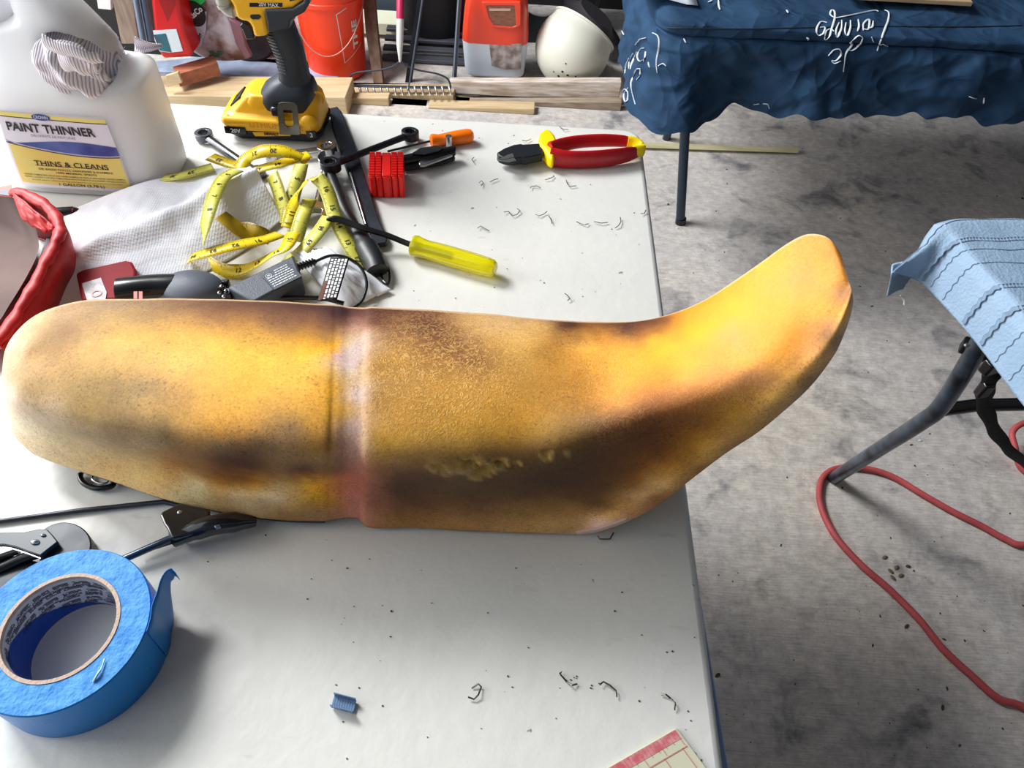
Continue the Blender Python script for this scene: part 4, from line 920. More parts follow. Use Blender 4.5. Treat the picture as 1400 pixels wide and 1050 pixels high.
# ------------------------------------------------------------------ red edged bag at the left
RBG = thing('red_lined_bag', 'grey brown tool bag with crumpled red binding at the left edge', 'bag', at(20, 400, TZ))
M_rv = mat('crumpled red vinyl', (205, 22, 26), .5, var=.35, vscale=35, bump=.5, bscale=60)
M_bag = mat('grey brown lining', (112, 88, 82), .8, rgb2=(90, 70, 66), vscale=12)
BZ = .050
rim = [(18, 262, .066), (40, 268, .068), (66, 284, .066), (80, 305, .062), (80, 325, .060), (66, 352, .056), (46, 392, .052), (22, 432, .048), (-6, 474, .044)]
rimP = smooth_path([at(px, py, TZ+z) for px, py, z in rim], 6)
rn = len(rimP)
def wr(i): return .0045*(1+.12*math.sin(i*.9)+.10*math.sin(i*2.1))
obj('red_binding', tube(rimP, [wr(i)*1.45 for i in range(rn)], 12, rv=[wr(i+5)*1.1 for i in range(rn)]), M_rv, RBG)
obj('red_outer_wall', loft([[p+Vector((.006, 0, 0)) for p in rimP], [p+Vector((.004, .002, -.02)) for p in rimP], [Vector((p.x-.004, p.y+.001, TZ+.001)) for p in rimP]], closed=False), M_rv, RBG, solid=.001)
def flap(u, v):
    a = at(16, 262, TZ+.070).lerp(at(78, 312, TZ+.064), u); b = at(30, 300, TZ+.056).lerp(at(60, 318, TZ+.056), u)
    p = a.lerp(b, v); p = p.copy(); p.z += .007*math.sin(u*PI)*math.sin(v*PI)+.004*nz((u*4, v*3, 0), 1.6, 3); return p
obj('red_flap', grid(flap, 30, 16), M_rv, RBG, solid=.0012, angle=80)
inr = [at(px, py, TZ+z) for px, py, z in ((-60, 270, .03), (-10, 268, .045), (18, 270, .058), (44, 300, .050), (52, 325, .045), (52, 345, .042), (38, 375, .038), (14, 415, .034), (-12, 452, .03), (-70, 500, .02))]
obj('grey_lining', loft([smooth_path(inr, 4), [Vector((p.x-.02, p.y+.0, TZ+.012)) for p in smooth_path(inr, 4)], [Vector((-.72, .6, TZ+.010))]*len(smooth_path(inr, 4))], closed=False), M_bag, RBG, angle=80)
obj('card_tab', prism([at(*p, TZ+.060) for p in ((-3, 257), (16, 253), (17, 270), (-3, 268))], (0, 0, .0008)), mat('orange card', (214, 90, 70), .5), RBG, smooth=False)
obj('card_window', prism([at(*p, TZ+.0612) for p in ((-3, 261), (12, 260), (14, 268), (-3, 266))], (0, 0, .0004)), mat('navy window', (45, 52, 70), .4), RBG, smooth=False)
PN = thing('black_marker', 'black handle with red ring lying between the jug and paper towel', 'marker', at(90, 292, TZ))
obj('barrel', tube([at(70, 292, TZ+.008), at(100, 290, TZ+.008), at(108, 290.5, TZ+.007)], [.007, .007, .005], 14), M_black, PN)
obj('red_ring', tube([at(99, 290, TZ+.008), at(103, 290.3, TZ+.008)], .0062, 14), M_redh, PN)

# ------------------------------------------------------------------ foreground left tools
PK = thing('ring_pick', 'black hooked ring of a tool peeking out below the seat tail', 'hook', at(140, 655, TZ))
obj('ring', tube(smooth_path([at(110, 648, TZ+.004), at(114, 660, TZ+.004), at(128, 667, TZ+.004), at(143, 667, TZ+.004), at(155, 662, TZ+.004), at(150, 645, TZ+.004), at(125, 636, TZ+.004)], 5, True), .0026, 10), M_gloss, PK)
obj('steel_washer', tube(smooth_path([at(126, 655, TZ+.002), at(136, 661, TZ+.002), at(147, 659, TZ+.002), at(146, 650, TZ+.002), at(132, 648, TZ+.002)], 5, True), .0009, 8), M_steel, PK)
obj('thin_black_rod', join(tube([at(-40, 718, TZ+.003), at(110, 698, TZ+.003), at(224, 686, TZ+.003), at(250, 692, TZ+.003)], .0022, 10)), M_dsteel, label='thin straight dark rod lying above the locking pliers', cat='rod')
LP = thing('locking_pliers', 'dark locking pliers lying behind the blue tape roll', 'pliers', at(50, 750, TZ))
M_lp = mat('gunmetal', (58, 60, 62), .36, .6, rgb2=(44, 45, 48), vscale=60)
def arc(c, r, a0, a1, n, asp=1): return [(c[0]+r*math.cos(math.radians(a0+(a1-a0)*k/n)), c[1]-asp*r*math.sin(math.radians(a0+(a1-a0)*k/n))) for k in range(n+1)]
obj('round_jaw', prism([at(*p, TZ+.004) for p in arc((94, 752), 37, 140, -30, 16, .82)+[(126, 775), (105, 790), (60, 780), (62, 740)]], (0, 0, .010)), M_lp, LP, bevel=.001)
obj('upper_handle', prism([at(*p, TZ+.016) for p in ((-40, 736), (0, 731.5), (36, 731), (56, 726.5), (68, 727.5), (75, 735), (82, 744), (58, 763), (40, 757), (24, 751), (8, 748), (-40, 750))], (0, 0, .0045)), mat('gunmetal plate', (66, 68, 70), .38, .5), LP, bevel=.0008)
obj('bright_edge', tube(smooth_path([at(-6, 748.5, TZ+.0195), at(12, 749.5, TZ+.0195), at(28, 753.5, TZ+.0195), at(56, 763.5, TZ+.0195)], 5), .0006, 6), M_steel, LP)
obj('rivet', ellipsoid(at(48, 741, TZ+.021), (.0038, .0024, .002), 12), M_steel, LP)
obj('rivet', ellipsoid(at(59, 731.5, TZ+.021), (.0024, .0014, .0015), 12), M_steel, LP)
obj('lower_lever', join(tube(smooth_path([at(-30, 790, TZ+.008), at(0, 778, TZ+.008), at(30, 764, TZ+.010), at(50, 757, TZ+.012)], 5), .0045, 10), tube(smooth_path([at(-30, 772, TZ+.010), at(0, 762, TZ+.010), at(26, 753, TZ+.012)], 5), .0028, 10)), M_gloss, LP)
obj('lower_handle', prism([at(*p, TZ+.003) for p in ((-40, 800), (-40, 770), (10, 760), (60, 772), (70, 790), (20, 830))], (0, 0, .004)), M_lp, LP, bevel=.001)
obj('handle_stamp', mapg(text('GRIP', .006, .0001), frame(at(19, 739, TZ+.0207), (1, .05, 0), (-.05, 1, 0))), mat('stamped grey', (98, 98, 98), .5, .4), LP, smooth=False) if False else None
SP = thing('black_clamp_tool', 'shiny black angled clamp tool with round steel rod under the seat', 'hand tool', at(260, 710, TZ))
M_bb = mat('glossy navy black', (18, 24, 34), .18, coat=.5)
obj('rod', tube([at(168, 765, TZ+.010), at(236, 735, TZ+.014)], .0032, 12), mat('blued rod', (78, 90, 104), .25, .8), SP)
obj('thin_wire', tube(smooth_path([at(190, 757, TZ+.006), at(240, 741, TZ+.004), at(300, 726, TZ+.004), at(350, 716, TZ+.004)], 4), .0011, 8), M_dsteel, SP)
obj('clamp_plate', prism([at(*p, TZ+.016) for p in ((221, 709), (224, 704), (248, 692.5), (256, 694), (290, 702), (285, 730), (237, 741), (231, 727), (227, 722))], (0, 0, .006)), M_bb, SP, bevel=.003, seg=3)
obj('clamp_spine', tube(smooth_path([at(237, 736, TZ+.012), at(270, 724, TZ+.016), at(300, 716, TZ+.018), at(350, 712, TZ+.010)], 5), [.008]*5+[.009]*8+[.007, .006, .005], 12), M_bb, SP)
obj('clamp_rivet', ellipsoid(at(245.5, 700, TZ+.0222), (.002, .002, .001), 12), M_steel, SP)
obj('clamp_highlight_plate', prism([at(*p, TZ+.020) for p in ((289, 704), (304, 706), (300, 716), (304, 724), (296, 726), (290, 716))], (0, 0, .005)), mat('bright blued steel', (120, 140, 165), .2, .8), SP, bevel=.001)

# ------------------------------------------------------------------ staples, clip, ruler, crumbs
M_st = mat('staple steel', (96, 92, 86), .35, .8)
STP = [[(645,941),(654,935),(658,939),(654,950),(648,956),(640,953)], [(765,921),(768,918),(766,922),(775,932),(782,937),(789,935)], [(820,936),(825,932),(834,937),(842,944),(843,953)], [(904,950),(910,949),(917,955),(923,961),(922,971)],
 [(817,733),(820,737),(834,737),(839,728)], [(772,401),(776,404),(779,408),(776,411)], [(655,250),(658,247),(661,250),(658,254)], [(670,249),(675,246),(681,244)], [(725,257),(727,255),(734,254),(739,257)], [(745,246),(752,244),(758,241)],
 [(774,246),(776,252),(779,255),(788,254)], [(689,290),(695,289),(701,295),(707,293),(711,288),(707,285)], [(732,293),(737,295),(743,293),(748,289)], [(750,295),(753,299),(755,306)], [(788,303),(794,306),(800,307),(805,306)], [(812,303),(822,305),(831,304)], [(841,312),(846,308),(849,303),(848,297)], [(876,292),(881,292),(883,287)],
 [(714,192),(720,193),(726,190)], [(765,173),(770,177),(777,177)], [(653,312),(657,309),(664,313),(669,316)], [(648,222),(645,218),(648,215)]]
DESC = ['bent staple lying alone right of the blue staple strip', 'bent staple left of a curled one, below the seat nose', 'curled staple between the two other bent ones on the near tabletop', 'bent staple closest to the red and white ruler',
 'flat open staple just under the front corner of the seat', 'bent staple alone between the yellow screwdriver handle and the seat', 'small hooked staple left of the cutter jaws, below the multi-tool', 'short straight staple piece under the tips of the cutter jaws',
 'curved staple piece below the cutter jaws', 'short staple piece just below the yellow finger guard', 'crossed staple pair below the red cutter handles', 'largest tangled staple pair, below and left of the cutter jaws',
 'bent staple in the middle of the row below the cutters', 'short upright staple beside the middle one of the row', 'long flat staple, left of two side by side below the red handles', 'long flat staple, right of two side by side below the red handles',
 'twisted upright staple at the right end of the row', 'tiny bent staple at the right edge of the table', 'bent staple just above the cutter jaws', 'open staple near the far table edge above the cutters', 'open triangle shaped staple above the yellow screwdriver handle', 'small hooked staple right of the folded multi-tool']
for k, pts in enumerate(STP):
    P = [at(px, py, TZ+.0012+.0022*abs(math.sin(i*1.7+k))) for i, (px, py) in enumerate(pts)]
    obj('staple', tube(P, .0006 if k > 4 else .0007, 6, rv=.0004), M_st, label=DESC[k], cat='staple', group='pulled staples scattered on the tabletop', smooth=False)
CL = [at(*p, TZ+.0015) for p in ((452, 971), (458, 950), (488, 958), (484, 979))]
clu = (CL[2]-CL[1]).normalized()
cw = CL[0]-CL[1]
def cl(u, v, z): return CL[1]+(CL[2]-CL[1])*u+cw*v+Vector((0, 0, z))
sg = []
for k in range(9):
    u0, u1 = k/9, (k+.88)/9
    sg.append(loft([[cl(u0, .0, .006), cl(u0, .06, .006), cl(u0, .10, .0012), cl(u0, .75, .0012), cl(u0, .82, .007), cl(u0, .90, .007), cl(u0, .84, 0), cl(u0, .04, 0)],
                    [cl(u1, .0, .006), cl(u1, .06, .006), cl(u1, .10, .0012), cl(u1, .75, .0012), cl(u1, .82, .007), cl(u1, .90, .007), cl(u1, .84, 0), cl(u1, .04, 0)]]))
SS = thing('staple_strip', 'short strip of unused blue grey staples lying on the near tabletop', 'staple strip', at(470, 965, TZ))
for g_ in sg: obj('strip_staple', g_, mat('blued staple steel', (112, 140, 176), .4, .3), SS, smooth=False)
RL = thing('plastic_ruler', 'clear plastic ruler with red markings at the bottom edge', 'ruler', at(900, 1040, TZ))
r0, r1 = at(924, 996, TZ), at(830, 1050, TZ); ex2 = (r1-r0).normalized(); ey2 = Vector((-ex2.y, ex2.x, 0)); 
if (r0+ey2*.1).y > r0.y: ey2 = -ey2
rf = lambda v: r0+ex2*v[0]+ey2*v[1]+Vector((0, 0, v[2]))
def rfp(x, y, z=0): return rf((x, y, z))
nyd = (at(964, 1050, TZ)-r0); ang_y = nyd.normalized()
rf2 = lambda x, y, z: r0+ex2*x+ang_y*y+Vector((0, 0, z))
obj('ruler_blade', prism([rf2(.001, .0, .0003), rf2(.25, 0, .0003), rf2(.25, .10, .0003), rf2(0, .10, .0003), rf2(0, .001, .0003)], (0, 0, .0026)), mat('yellowed acrylic', (205, 203, 176), .2), RL, bevel=.0008)
obj('red_edge_band', grid(lambda u, v: rf2(.002+u*.24, .001+v*.007, .0031), 4, 1), mat('red ink wash', (216, 160, 160), .4, rgb2=(198, 100, 108), vscale=160), RL, smooth=False)
g = []
for k in range(75):
    x = .003+k*.0032; g.append(grid(lambda u, v: rf2(x+u*.0004, .001+v*(.012 if k % 5 == 0 else .006 if k % 2 else .0085), .0033), 1, 1))
for y in (.014, .034, .060): g.append(grid(lambda u, v: rf2(.002+u*.24, y+v*.0005, .0033), 1, 1))
for x in (.006, .022, .038, .054, .070, .086): g.append(grid(lambda u, v: rf2(x+u*.0005, .014+v*.06, .0033), 1, 1))
obj('red_scale', join(*g), mat('red scale ink', (196, 96, 100), .5), RL, smooth=False)
g = []
rc_ = random.Random(11)
cl_ = [(rc_.uniform(420, 960), rc_.uniform(760, 1040)) for _ in range(45)]+[(rc_.uniform(560, 880), rc_.uniform(170, 420)) for _ in range(45)]+[(790+rc_.gauss(0, 14), 935+rc_.gauss(0, 8)) for _ in range(12)]+[(rc_.uniform(200, 480), rc_.uniform(700, 800)) for _ in range(10)]
for px, py in cl_: p = at(px, py, TZ+.0004); r_ = rc_.uniform(.0003, .0011); g.append(ellipsoid(p, (r_, r_*rc_.uniform(.4, 1), r_*.5), 6))
obj('foam_crumbs', join(*g), mat('dark crumbs', (84, 68, 50), .8), kind='stuff', label='dark crumbs and grit scattered over the tabletop', cat='crumbs')

# ------------------------------------------------------------------ floor objects at the back: lumber
M_w1 = mat('pale pine', (214, 190, 150), .7, rgb2=(196, 168, 126), vscale=6, stretch=(1, 14, 14), bump=.2, bscale=40)
M_w2 = mat('weathered plank', (232, 220, 212), .7, rgb2=(180, 160, 138), vscale=8, stretch=(1.5, 12, 12), bump=.2, bscale=40)
M_w3 = mat('greyed plank', (176, 160, 140), .7, rgb2=(140, 122, 104), vscale=8, stretch=(1.5, 12, 12))
def board(px0, px1, pyt, pyb, y, dy, m, label, py1=None):
    a, b = aty(px0, pyt, y), aty(px1, py1 if py1 is not None else pyt, y); zb_ = max(0, aty((px0+px1)/2, pyb+((py1-pyt)/2 if py1 else 0), y).z)
    g_ = loft([[Vector((x, y, zb_)), Vector((x, y, a.z*0+(a.z if x == a.x else b.z))), Vector((x, y+dy, (a.z if x == a.x else b.z))), Vector((x, y+dy, zb_))] for x in (a.x, b.x)])
    return obj('lumber_plank', g_, m, label=label, cat='plank', group='lumber stacked on the floor', bevel=.003, smooth=False)
board(614, 850, 112, 134.5, 2.485, .035, M_w2, 'whitewashed plank in front of the ice-melt jug and white globe')
board(420, 620, 130, 146, 2.44, .08, M_w1, 'short pine plank end under the garden rake tines')
board(622, 850, 140, 158, 2.445, .035, M_w3, 'grey brown plank below the whitewashed plank, running under the blue cloth')
board(585, 731, 146, 169, 2.385, .05, M_w1, 'pine plank lying nearest the table edge, ending below the ice-melt jug', py1=149)
board(534, 584, 148, 160, 2.40, .05, M_w3, 'short grey plank end in the gap left of the nearest pine plank')
board(120, 472, 130, 158, 2.30, .14, M_w1, 'wide knotty pale board behind the yellow driver', py1=133)
board(474, 531, 134, 158, 2.385, .04, M_w1, 'short pale plank end under the left half of the rake')
board(340, 470, 112, 128, 2.62, .06, M_w1, 'thin pale strip of wood under the orange bucket')
board(880, 1046, 149, 162, 2.62, .05, M_w1, 'pine plank end showing under the blue comforter')
sk = [at(884, 194, .02), at(1090, 202, .02), at(1090, 211, .0), at(884, 205, .0)]
stk = thing('wooden_stick', 'long thin pale wooden stick on the concrete behind the table legs', 'stick', at(1000, 205, 0))
obj('stick', tube([at(700, 190, .011), at(885, 199, .011), at(1090, 206, .011)], .013, 4, rv=.011), mat('greenish pine', (204, 200, 162), .6, rgb2=(186, 176, 136), vscale=10, stretch=(1, 10, 10)), stk, smooth=False)
# wood block
wbk = [aty(*p, 2.30) for p in ((252, 103), (294, 86), (300, 93), (258, 119))]
wb = thing('wood_offcut', 'reddish brown wood offcut with pale cut end beside the red jug', 'wood block', at(262, 122, .0))
wp0, wp1 = aty(241, 105, 2.35), aty(297, 89, 2.42)
dv = (wp1-wp0).normalized(); sd_ = Vector((-dv.y, dv.x, 0)).normalized()
obj('block', loft([[p-sd_*.03-Vector((0, 0, .022)), p-sd_*.03+Vector((0, 0, .022)), p+sd_*.03+Vector((0, 0, .022)), p+sd_*.03-Vector((0, 0, .022))] for p in (wp0, wp1)]), mat('red brown wood', (176, 108, 78), .7, rgb2=(150, 88, 62), vscale=10, stretch=(1, 8, 8)), wb, bevel=.002)
obj('cut_end', prism([aty(*p, 2.303) for p in ((226, 104), (243, 99), (249, 113.5), (229, 119))], (0, .012, 0)), M_w1, wb, bevel=.001)

# ------------------------------------------------------------------ orange bucket
bx, by = -.705, 2.62
BK = thing('orange_bucket', 'bright orange plastic bucket with wire bail on the planks', 'bucket', (bx, by, 0))
M_or = mat('orange bucket plastic', (255, 66, 24), .35, var=.12, vscale=8)
obj('bucket_shell', lathe([(0, .002), (.096, .002), (.102, .008), (.116, .26), (.121, .262), (.121, .275), (.118, .277), (.119, .33), (.124, .332), (.124, .345), (.116, .345), (.112, .30), (.098, .02), (0, .015)], 48, (bx, by, 0)), M_or, BK, angle=35)
obj('bail', tube(smooth_path([(bx+.125*math.cos(a), by+.125*math.sin(a), .27-.16*math.sin(-a)**1.2 if a < 0 else .27) for a in np.linspace(-PI*.98, -.02*PI, 14)], 4), .0022, 8), mat('galvanised wire', (190, 130, 120), .4, .5), BK)
def onb(s, zoff, e=.0015): 
    k = (zoff-.008)/.252; r_ = .102+.014*k+e; return Vector((bx+r_*math.sin(s), by-r_*math.cos(s), zoff))
fr_ = []
def bl(s0, z0, s1, z1, w_=.0022): 
    n_ = 6
    return [([onb(s0+(s1-s0)*i/n_, z0+(z1-z0)*i/n_-w_/2), onb(s0+(s1-s0)*(i+1)/n_, z0+(z1-z0)*(i+1)/n_-w_/2), onb(s0+(s1-s0)*(i+1)/n_, z0+(z1-z0)*(i+1)/n_+w_/2), onb(s0+(s1-s0)*i/n_, z0+(z1-z0)*i/n_+w_/2)], [(0, 1, 2, 3)]) for i in range(n_)]
obj('logo_frame', join(*bl(.42, .245, 1.25, .285), *bl(.50, .075, 1.25, .125), *[([onb(.42+.08*t, .245-.17*t), onb(.42+.08*(t+.2)+0, .245-.17*(t+.2)), onb(.44+.08*(t+.2), .245-.17*(t+.2)), onb(.44+.08*t, .245-.17*t)], [(0, 1, 2, 3)]) for t in (0, .2, .4, .6, .8)]), M_white_print, BK, smooth=False)
tt = text('THE', .055, .002)
obj('logo_lettering', mapg(tt, lambda v: onb(.98-v[1]*5.0*1, .165+v[0]*.95-.2*v[1]*0, .002)), M_white_print, BK, smooth=False)

# ------------------------------------------------------------------ ice-melt jug (orange top, white base)
DJ = thing('ice_melt_jug', 'plastic jug with orange red upper half and translucent white lower half', 'jug', (-.135, 2.66, 0))
jx, jy = -.130, 2.66
M_or2 = mat('orange red jug plastic', (238, 70, 42), .3, spec=.6)
M_wh2 = mat('milky white plastic', (212, 222, 232), .4, sss=.3)
def js(hx, hy, z, xo=0, p=6): return sup(jx+xo, jy, hx, hy, z, 40, p)
jz = aty(675, 108, 2.58).z
obj('white_base', loft([js(.096, .066, jz), js(.107, .076, jz+.008), js(.113, .08, jz+.08), js(.116, .082, .148)]), M_wh2, DJ, bevel=.003)
obj('orange_top', loft([js(.1165, .0825, .148), js(.114, .081, .19), js(.108, .077, .25), js(.100, .07, .30), js(.085, .06, .33), js(.04, .04, .345)]), M_or2, DJ)
wf = lambda px, py: aty(px, py, 2.574)
win = [wf(*p) for p in ((659, 3), (712, 3), (712, 35), (702, 40), (674, 38), (664, 24))]
win_i = [wf(*p) for p in ((665, 8), (704, 8), (706, 35), (700, 37), (676, 35), (669, 24))]
obj('window_frame', ringplate(win, win_i, (0, .014, 0), 40), M_or2, DJ, bevel=.002)
obj('salt_window', prism([p+Vector((0, .0015, 0)) for p in win_i], (0, .003, 0)), mat('brown salt seen through film', (150, 96, 74), .5, rgb2=(120, 74, 58), vscale=50, stretch=(1, 1, 6)), DJ, smooth=False)
obj('window_text_strip', prism([wf(*p)+Vector((0, .0005, 0)) for p in ((669, 12), (698, 12), (698, 15), (669, 15))], (0, .002, 0)), mat('pale strip', (205, 170, 150), .5), DJ, smooth=False)
obj('worn_sticker', prism([aty(*p, 2.578) for p in ((669, 61), (713, 60), (712, 94), (690, 95), (672, 90))], (0, .003, 0)), mat('peeled brown sticker', (190, 178, 176), .6, rgb2=(120, 100, 94), vscale=36), DJ, smooth=False)

# ------------------------------------------------------------------ white globe planter and hats
GP = thing('white_globe', 'round white plastic globe with drain holes lying on the planks', 'planter', (.155, 2.66, 0))
gc = aty(783, 66, 2.66); gcr = .135
rot = Matrix.Rotation(math.radians(-38), 3, 'X') @ Matrix.Rotation(math.radians(30), 3, 'Y')
gv = []
prof_g = [(0.02, -.98)]+[(math.sin(math.radians(a)), -math.cos(math.radians(a))) for a in range(10, 121, 8)]
gl = lathe([(r*gcr*1.0, z*gcr) for r, z in prof_g]+[(.895*gcr, .50*gcr), (.93*gcr, .51*gcr), (.93*gcr, .56*gcr), (.86*gcr, .56*gcr), (.84*gcr, .2*gcr), (.5*gcr, -.6*gcr), (.02*gcr, -.8*gcr)], 56)
obj('shell', mapg(gl, lambda v: rot @ v+gc), mat('ivory plastic', (222, 220, 206), .45), GP, angle=40)
gh = []
for px, py, rr in ((769, 98, .005), (763.5, 104, .005), (776, 103, .005), (772, 107, .005), (773.5, 87, .003), (757, 98, .003), (787, 104.5, .004)):
    v = Vector(_ray(px, py)).normalized(); o_ = Vector(CAM); l = gc-o_; tca = l.dot(v); d2_ = l.length_squared-tca*tca
    if d2_ < gcr**2:
        p = o_+v*(tca-math.sqrt(gcr**2-d2_)); n_ = (p-gc).normalized(); gh.append(lathe([(0, .0012), (rr*.8, .0012), (rr*.85, -.002)], 12, p, axis=n_))
obj('drain_holes', join(*gh), M_black, GP)
HT = thing('dark_hat', 'dark round brimmed lid resting behind the white globe', 'lid', (.22, 2.74, .2))
rot2 = Matrix.Rotation(math.radians(32), 3, 'Y')
obj('brim', mapg(lathe([(0, .035), (.075, .035), (.095, .01), (.135, .0), (.145, .004), (.135, -.004), (.09, .0), (.07, .028), (0, .028)], 40), lambda v: rot2 @ v+aty(808, 30, 2.90)), mat('slate brown felt', (62, 58, 62), .6), HT)

# ------------------------------------------------------------------ garden rake and poles
RK = thing('garden_rake', 'bow rake with steel tines down and red and white handle', 'rake', aty(550, 125, 2.44))
M_rk = mat('rake steel', (70, 76, 88), .45, .6)
ry = 2.45
def RP(px, py, y=ry): return aty(px, py, y)
obj('rake_bar', tube([RP(479, 117), RP(550, 119), RP(617, 120)], .0065, 8, rv=.004), M_rk, RK)
for k in range(15):
    px = 482+k*9.4
    obj('tine', tube(smooth_path([RP(px, 119), RP(px+1.5, 124, ry-.012), RP(px+3, 131, ry-.035)], 3), [.0045]*3+[.004]*3+[.0018], 8), mat('worn tine steel', (140, 138, 132), .4, .7), RK)
obj('bow', tube(smooth_path([RP(480, 116), RP(478, 106), RP(488, 99.5), RP(520, 95.5), RP(537, 91), RP(547, 84.5), RP(558, 91), RP(572, 96), RP(598, 101), RP(612, 108), RP(616, 118)], 5), .0032, 8), M_rk, RK)
ht = RP(545, -120, 2.95)
obj('socket', tube([RP(547, 85), RP(546.5, 60, ry+.02), RP(547, 26, ry+.055)], [.004, .0115, .0125], 14), mat('white paint', (215, 212, 205), .5), RK)
obj('handle', tube([RP(547, 26, ry+.055), RP(547, 0, ry+.08), ht], [.0125, .0125, .0125], 14), mat('raspberry paint', (190, 38, 84), .5), RK)
obj('wooden_stake', loft([[aty(px, py, y)+Vector((0, 0, 0)), aty(px+dx, py, y), aty(px+dx, py, y)+Vector((0, .03, 0)), aty(px, py, y)+Vector((0, .03, 0))] for px, dx, py, y in ((511, 13, 117, 2.52), (500, 16, 45, 2.60), (496, 16, 0, 2.66), (490, 18, -50, 2.74))]), mat('weathered stake wood', (132, 104, 86), .75, rgb2=(104, 78, 62), vscale=8, stretch=(8, 8, 1.2)), label='rough brown wooden stake leaning behind the rake', cat='stake', smooth=False, bevel=.001)
obj('black_angle_post', join(prism([aty(*p, 2.56) for p in ((573, -20), (583, -20), (562, 118), (553, 118))], (0, .02, 0))), mat('blue black steel', (26, 32, 42), .4, .5), label='slanting black steel post right of the raspberry rake handle', cat='post', bevel=.001)
obj('thin_steel_rod', tube([aty(579, -10, 2.50), aty(558, 124, 2.42)], .0028, 8), mat('grey rod', (105, 116, 132), .35, .7), label='thin grey steel rod crossing in front of the rake bow', cat='rod')
obj('white_edged_post', join(prism([aty(*p, 2.54) for p in ((626, -20), (632, -20), (623, 122), (617, 122))], (0, .02, 0))), mat('grey blue steel', (62, 72, 86), .4, .5), label='upright dark post between the rake and the ice-melt jug', cat='post', bevel=.001)
obj('light_edge_rod', tube([aty(627.5, -12, 2.52), aty(618.5, 121, 2.52)], .0026, 8), mat('light steel', (150, 165, 185), .35, .6), label='pale thin rod standing against the dark post beside the ice-melt jug', cat='rod')
# white box behind the rake
obj('cream_box', box(aty(513, 30, 2.95), (.20, .12, .045)), mat('cream board', (232, 232, 205), .6), label='cream coloured flat box behind the wooden stake and rake handle', cat='box', bevel=.003)
obj('grey_blue_bin', prism([aty(*p, 3.05) for p in ((486, -30), (545, -30), (548, 22), (484, 22))], (0, .1, 0)), mat('slate panel', (66, 80, 92), .6), label='slate blue bin standing above the cream box', cat='bin', bevel=.004)
# dark round things and slats at the back
def torus(c, R_, r_, axis, n=40, m=14):
    q = Vector((0, 0, 1)).rotation_difference(Vector(axis).normalized()); V, Fa = [], []
    for i in range(n):
        for j in range(m):
            a, b = 2*PI*i/n, 2*PI*j/m; V.append(q @ Vector(((R_+r_*math.cos(b))*math.cos(a), (R_+r_*math.cos(b))*math.sin(a), r_*math.sin(b)))+Vector(c))
    for i in range(n):
        for j in range(m): Fa.append((i*m+j, ((i+1) % n)*m+j, ((i+1) % n)*m+(j+1) % m, i*m+(j+1) % m))
    return V, Fa
M_ty = mat('black ring plastic', (24, 26, 30), .55, bump=.4, bscale=90)
obj('round_black_ring', torus(aty(744, -18, 3.05), .17, .065, (.25, -1, .25)), M_ty, label='unidentified black plastic ring leaning behind the ice-melt jug and white globe', cat='bin')  # ring standing for an unidentified dark round thing
obj('black_tub', lathe([(0, 0), (.13, 0), (.17, .30), (.178, .30), (.178, .32), (.16, .32), (.12, .02), (0, .02)], 40, (-.38, 2.95, 0)), mat('black tub plastic', (16, 18, 24), .5), label='black plastic tub standing behind the rake posts', cat='tub')
g = [box((-.33+.0*k, 2.72+.035*k, .012+.012*k), (.42, .03, .012)) for k in range(4)]
for k in range(4): obj('pallet_slat', box((-.33, 2.72+.05*k, .012+.014*k), (.46, .035, .012)), mat('dark wet slats', (74, 76, 84), .45), label=f'{["lowest", "second lowest", "third", "top"][k]} dark slat in the pile behind the rake', cat='slat', group='dark slats behind the rake', bevel=.002)

obj('black_filler', prism([aty(*p, 2.66) for p in ((60, -60), (345, -60), (345, 96), (60, 92))], (0, .15, 0)), mat('black tote plastic', (20, 20, 22), .6), label='large black tote added to darken the background behind the red fuel jug and soil bag', cat='filler', bevel=.01)  # dark box added where the floor behind came out too bright
# ------------------------------------------------------------------ left background: post, rail, red jug, soil bag
obj('grey_wood_post', prism([aty(*p, 2.35) for p in ((146, -40), (176, -40), (190, 60), (166, 60))], (0, .04, 0)), mat('grey brown post', (160, 140, 124), .75, rgb2=(128, 108, 94), vscale=8, stretch=(8, 8, 1.2)), label='weathered wooden post behind the paint thinner jug', cat='post', bevel=.002)
obj('silver_rail', join(tube([aty(182, -20, 2.28), aty(196, 56, 2.22)], .009, 12), tube([aty(192, -20, 2.30), aty(206, 56, 2.24)], .012, 12)), mat('bluish galvanised', (120, 132, 152), .3, .6), label='silver metal rail standing left of the red fuel jug', cat='rail')
obj('white_board_scrap', prism([aty(*p, 2.5) for p in ((128, -30), (150, -30), (152, 14), (134, 12))], (0, .02, 0)), mat('white scrap', (225, 225, 225), .6), label='white board scrap behind the paint thinner jug', cat='board', bevel=.002)
RJ = thing('red_fuel_jug', 'red plastic jug with blue and white label left of the soil bag', 'jug', aty(235, 78, 2.38))
yj = 2.36
obj('jug_body', prism([aty(*p, yj) for p in ((203, -30), (240, -30), (247, 20), (254, 50), (262, 72), (261, 79), (222, 81), (212, 60))], (0, .12, 0)), mat('red jug plastic', (205, 8, 14), .32, sss=.1), RJ, bevel=.012, seg=4)
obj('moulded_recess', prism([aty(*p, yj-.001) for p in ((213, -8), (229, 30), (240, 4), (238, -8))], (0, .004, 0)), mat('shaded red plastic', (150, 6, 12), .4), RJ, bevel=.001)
obj('white_label', prism([aty(*p, yj-.003) for p in ((206, 42.5), (241, 40.5), (250, 70), (232, 72), (218, 70))], (0, .004, 0)), mat('pale label', (215, 225, 232), .5), RJ, smooth=False)
